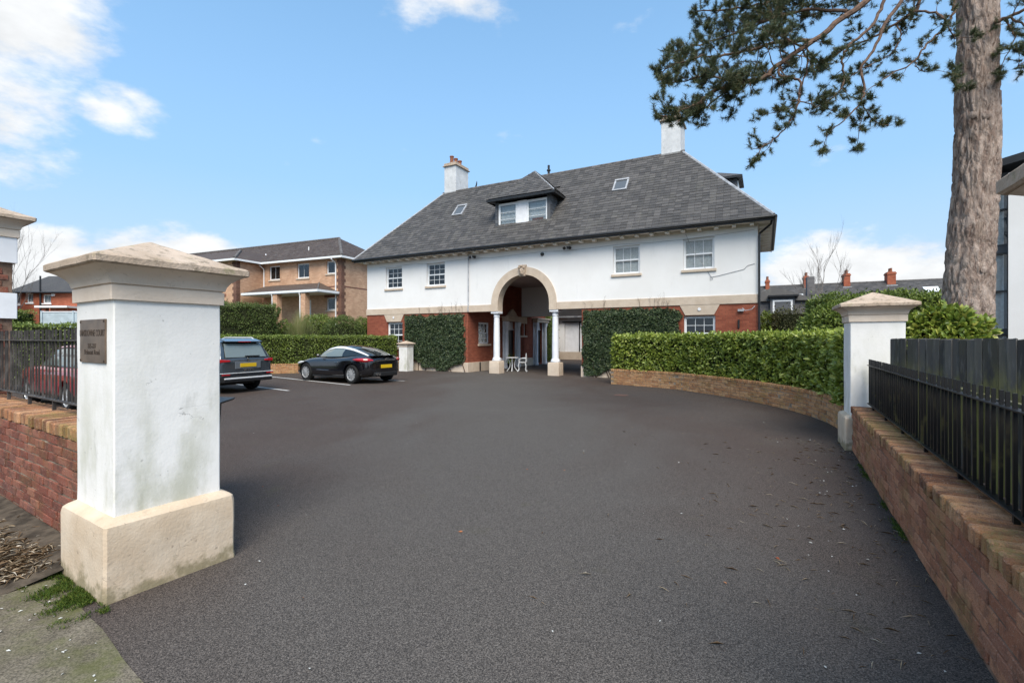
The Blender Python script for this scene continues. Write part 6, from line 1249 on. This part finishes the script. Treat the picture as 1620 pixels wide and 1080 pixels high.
limb([(1364, 160, 8.1), (1372, 178, 8.15), (1392, 196, 8.2)], .014, .006, .95, 1.2, .2, .2); limb([(1366, 172, 8.1), (1362, 196, 8.1), (1360, 212, 8.1)], .01, .005, .95, 1.2, .18, .2)
limb([(1470, -60, 9.4), (1454, 0, 9.5), (1448, 18, 9.5), (1416, 39, 9.6), (1379, 60, 9.7), (1346, 74, 9.7), (1310, 92, 9.7), (1285, 112, 9.7)], .05, .009, .92, 1.0, .42, .25)
limb([(1416, 39, 9.6), (1425, 60, 9.5), (1410, 85, 9.5), (1380, 100, 9.5), (1350, 118, 9.4)], .02, .007, .9, 1.0, .3, .2)
limb([(1525, -15, 9.1), (1509, 5, 8.9), (1508, 21, 8.8), (1494, 44, 8.7), (1462, 76, 8.6), (1448, 97, 8.55), (1411, 116, 8.5), (1385, 134, 8.45)], .04, .008, .92, .75, .3, .3)
limb([(1448, 97, 8.55), (1452, 108, 8.5), (1472, 114, 8.5)], .012, .006, .9, .8, .18, .3); limb([(1497, 36, 8.7), (1485, 23, 8.9), (1454, 16, 9.2)], .025, .02, .5, .5, .25, .3)
limb([(1500, 40, 8.7), (1508, 58, 8.8), (1518, 62, 8.8)], .014, .006, .9, 1.2, .22, .1)
limb([(1575, 34, 8.95), (1600, 26, 8.8), (1640, 10, 8.6), (1700, 0, 8.4)], .05, .02, .8, .9, .4, .2); limb([(1590, 30, 8.9), (1605, 60, 8.8), (1590, 95, 8.8)], .02, .007, .9, .9, .28, .2); limb([(1600, 28, 8.8), (1640, 60, 8.7), (1625, 95, 8.6), (1610, 105, 8.6)], .022, .007, .9, 1.0, .3, .3)
limb([(1505, 115, 8.9), (1512, 118, 8.7), (1503, 128, 8.6)], .012, .006, .9, .8, .15, .1)
# higher limbs of the crown above the frame
for (z, a, l_) in ((10.5, 60, 3.4), (11.2, 200, 3.6), (12, 320, 3.2), (12.8, 110, 3.2), (13.6, 240, 2.8), (14.4, 10, 2.4), (15.2, 150, 2.0), (16.2, 280, 1.5)):
    c_ = Vector((.28, 0, z)); d = Vector((math.cos(R(a)), math.sin(R(a)), .12)); pts = [c_ + d * l_ * f + Vector((0, 0, -.25 * f * f)) + rv() * .08 * f for f in np.linspace(0, 1, 7)]; m = MB(); m.tube([tuple(p) for p in pts], [.12 - .1 * f for f in np.linspace(0, 1, 7)], 7); m.build('limb', 'pinetwig', pine, smooth=True)
    for i in range(2, 7):
        for _ in range(4): shoot(pts[i], d + rv(), .7, .02, 1, .95)
tag(tw.build('twigs', 'pinetwig', pine, fixn=False), kind='stuff')
NN = 58; nt_ = len(tufts); TP = np.array([q[0][:] for q in tufts]); TD = np.array([q[1][:] for q in tufts]); TS = np.array([q[2] for q in tufts])
Pn = np.repeat(TP, NN, 0) - np.repeat(TD, NN, 0) * (rng.uniform(-.02, .08, nt_ * NN) * np.repeat(TS, NN))[:, None]; Dn = nrm(np.repeat(TD, NN, 0) * .55 + nrm(rng.normal(0, 1, (nt_ * NN, 3))) * .85); Ln = rng.uniform(.05, .1, nt_ * NN) * np.repeat(TS, NN)
Wn = nrm(np.cross(Dn, rng.normal(0, 1, Dn.shape))) * .0031; Vn = np.stack([Pn - Wn, Pn + Wn, Pn + Dn * Ln[:, None]], 1).reshape(-1, 3)
tag(obj('needles', np_mesh('needles', Vn, np.arange(len(Vn)).reshape(-1, 3)), 'needle', pine), kind='stuff')
print('tufts', nt_)
def bare_tree(label, loc, h_, seed, mat='grey_twig', spread=.55, r0=.09, levels=4):
    t = thing('bare_tree', label, 'tree', loc, 0); rr = random.Random(seed); parts = [MB(), MB()]
    def grow(p, d, ln, r_, lv):
        n_ = 4; pts = [p]; q = p.copy(); dd_ = d
        for i in range(n_): dd_ = (dd_ + Vector((rr.gauss(0, .09), rr.gauss(0, .09), .06))).normalized(); q = q + dd_ * ln / n_; pts.append(q.copy())
        parts[0 if lv == levels else 1].tube([tuple(x) for x in pts], [r_ * (1 - .5 * i / n_) for i in range(n_ + 1)], 6 if lv > 2 else 4, False)
        if lv:
            for i in range(rr.randint(3, 5)):
                f = rr.uniform(.4, 1); j = min(n_ - 1, int(f * n_)); b = pts[j].lerp(pts[j + 1], f * n_ - j); grow(b, (dd_ + Vector((rr.gauss(0, spread), rr.gauss(0, spread), rr.uniform(0, .25)))).normalized(), ln * rr.uniform(.5, .72), r_ * .48, lv - 1)
    grow(Vector((0, 0, 0)), Vector((0, 0, 1)), h_ * .42, r_ := r0, levels); parts[0].build('trunk', mat, t, smooth=True); tag(parts[1].build('crown', mat, t, fixn=False), kind='stuff'); return t
bare_tree('thin leafless tree rising above the terrace roofs at the right', (25.9, 40, 0), 12.0, 21, r0=.085, spread=.22)
bare_tree('fine leafless tree showing beside the banded pier cap', (-28.5, 26.6, 0), 9.0, 9, r0=.035, spread=.26)

# ------------------------------------------------------------------ litter, moss, small stuff on the ground
def scatter(name, n_, fn, size, mat, asp, label=None):
    P = np.array([fn() for _ in range(n_)]); P = np.concatenate([P, np.full((n_, 1), .008)], 1) if P.shape[1] == 2 else P
    a = rng.uniform(0, 6.28, n_); D = np.stack([np.cos(a), np.sin(a), rng.normal(0, .12, n_)], 1); V, F = leaves(P, D, np.array([0, 0, 1.0]) + rng.normal(0, .2, (n_, 3)), size * rng.uniform(.5, 1.5, n_), asp)
    V[:, 2] = np.maximum(V[:, 2], .0065); return tag(obj(name, np_mesh(name, V, F), mat), label, None, None, 'stuff')
def near_wall():
    s_ = rng.uniform(-.6, 6); q = RW0 + RWD * s_ - RWN * abs(rng.gamma(1.1, .55)); return (q.x, q.y)
def all_drive():
    Y = rng.uniform(2.2, 15); return (rng.uniform(-.8, .72) * Y * .8, Y)
scatter('pine_needle_litter', 420, near_wall, .07, 'litter', .06, 'pale pine needles scattered along the foot of the right wall')
scatter('leaf_litter', 50, near_wall, .022, 'chips', .6, 'small pale leaf flecks on the tarmac by the right wall')
scatter('leaf_litter', 36, all_drive, .018, 'chips', .6, 'tiny pale flecks strewn over the drive')
scatter('leaf_litter', 26, all_drive, .03, 'redleaf', .5, 'small rust coloured leaves strewn over the drive')
def pave():
    s_ = rng.uniform(-1.8, .9); q = p0 + STREET * s_ - Vector((.586, .81, 0)) * rng.uniform(.05, .9); return (q.x, q.y, .011)
scatter('pavement_flecks', 150, pave, .017, 'chips', .6, 'white flecks on the mossy pavement')
def verge():
    s_ = abs(rng.normal(0, .9)); q = LW0 + D2 * (s_ + .1) - LWN * abs(rng.gamma(1.6, .14)); return (q.x, q.y, rng.uniform(.008, .05))
scatter('twig_litter', 2200, verge, .09, 'litter', .07, 'dry twigs and stalks heaped at the foot of the street wall'); scatter('dead_leaf_litter', 1300, verge, .04, 'litter', .5, 'brown dead leaves at the foot of the street wall')
m = MB(); rows = []                      # soil drift along the foot of the wall
for i in range(70):
    s_ = i * .06 - .02; q0 = LW0 + D2 * s_ - LWN * .002; q1 = q0 - LWN * (.5 + .22 * mnoise.noise(Vector((s_ * 3.1, 0, 0))) + .12 * mnoise.noise(Vector((s_ * 9, 5, 0)))); qm = q0.lerp(q1, .45); rows.append([(q0.x, q0.y, .075), (qm.x, qm.y, .04 + .02 * mnoise.noise(Vector((s_ * 5, 2, 0)))), (q1.x, q1.y, .002)])
m.v = [v for r_ in rows for v in r_]; m.f = [(i * 3 + k, i * 3 + k + 1, i * 3 + 4 + k, i * 3 + 3 + k) for i in range(69) for k in range(2)]; tag(m.build('soil_drift', 'soil', smooth=True), kind='structure')
def blades(name, n_, fn, h_, mat, label):
    P = np.array([fn() for _ in range(n_)]); a = rng.uniform(0, 6.28, n_); D = np.stack([np.cos(a) * .6, np.sin(a) * .6, rng.uniform(.3, 1.2, n_)], 1); V, F = leaves(P, D, rng.normal(0, 1, (n_, 3)), h_ * rng.uniform(.4, 1.3, n_), .16); V[:, 2] = np.maximum(V[:, 2], .004); return tag(obj(name, np_mesh(name, V, F), mat), label, None, None, 'stuff')
PC = Vector((-2.571, 3.374, 0)) - D1 * .39
def moss_at():
    while True:
        a_, b_ = rng.uniform(-.75, .5), abs(rng.normal(0, .16)); q = PC + D2 * a_ * -1 - D1 * (b_ - .01); f_ = mnoise.noise(Vector((q.x * 5, q.y * 5, 1))) + .5 * mnoise.noise(Vector((q.x * 17, q.y * 17, 4)))
        if rng.random() < .55 + f_ * 1.3 - b_ * 2.6 - abs(a_ + .1) * .5: return (q.x, q.y, .004)
blades('moss_and_grass', 5200, moss_at, .024, 'moss', 'green moss and grass tufts at the foot of the plaque pillar')
def moss_w():
    s_ = rng.choice([1.0, 1.35, 1.5, 2.6, 3.1, 3.25, 3.4]) + rng.normal(0, .08); q = RW0 + RWD * s_ - RWN * (abs(rng.normal(0, .02)) + .003); return (q.x, q.y, .002)
blades('wall_foot_moss', 900, moss_w, .03, 'moss', 'moss tufts along the foot of the right brick wall')
m = MB(); m.lathe([(.2, .002), (.2, .006)], (3.1, 13.5, 0), 20); o = m.build('drain_cover', 'rustcover'); tag(o, 'round iron cover set in the tarmac near the curved wall', 'cover')
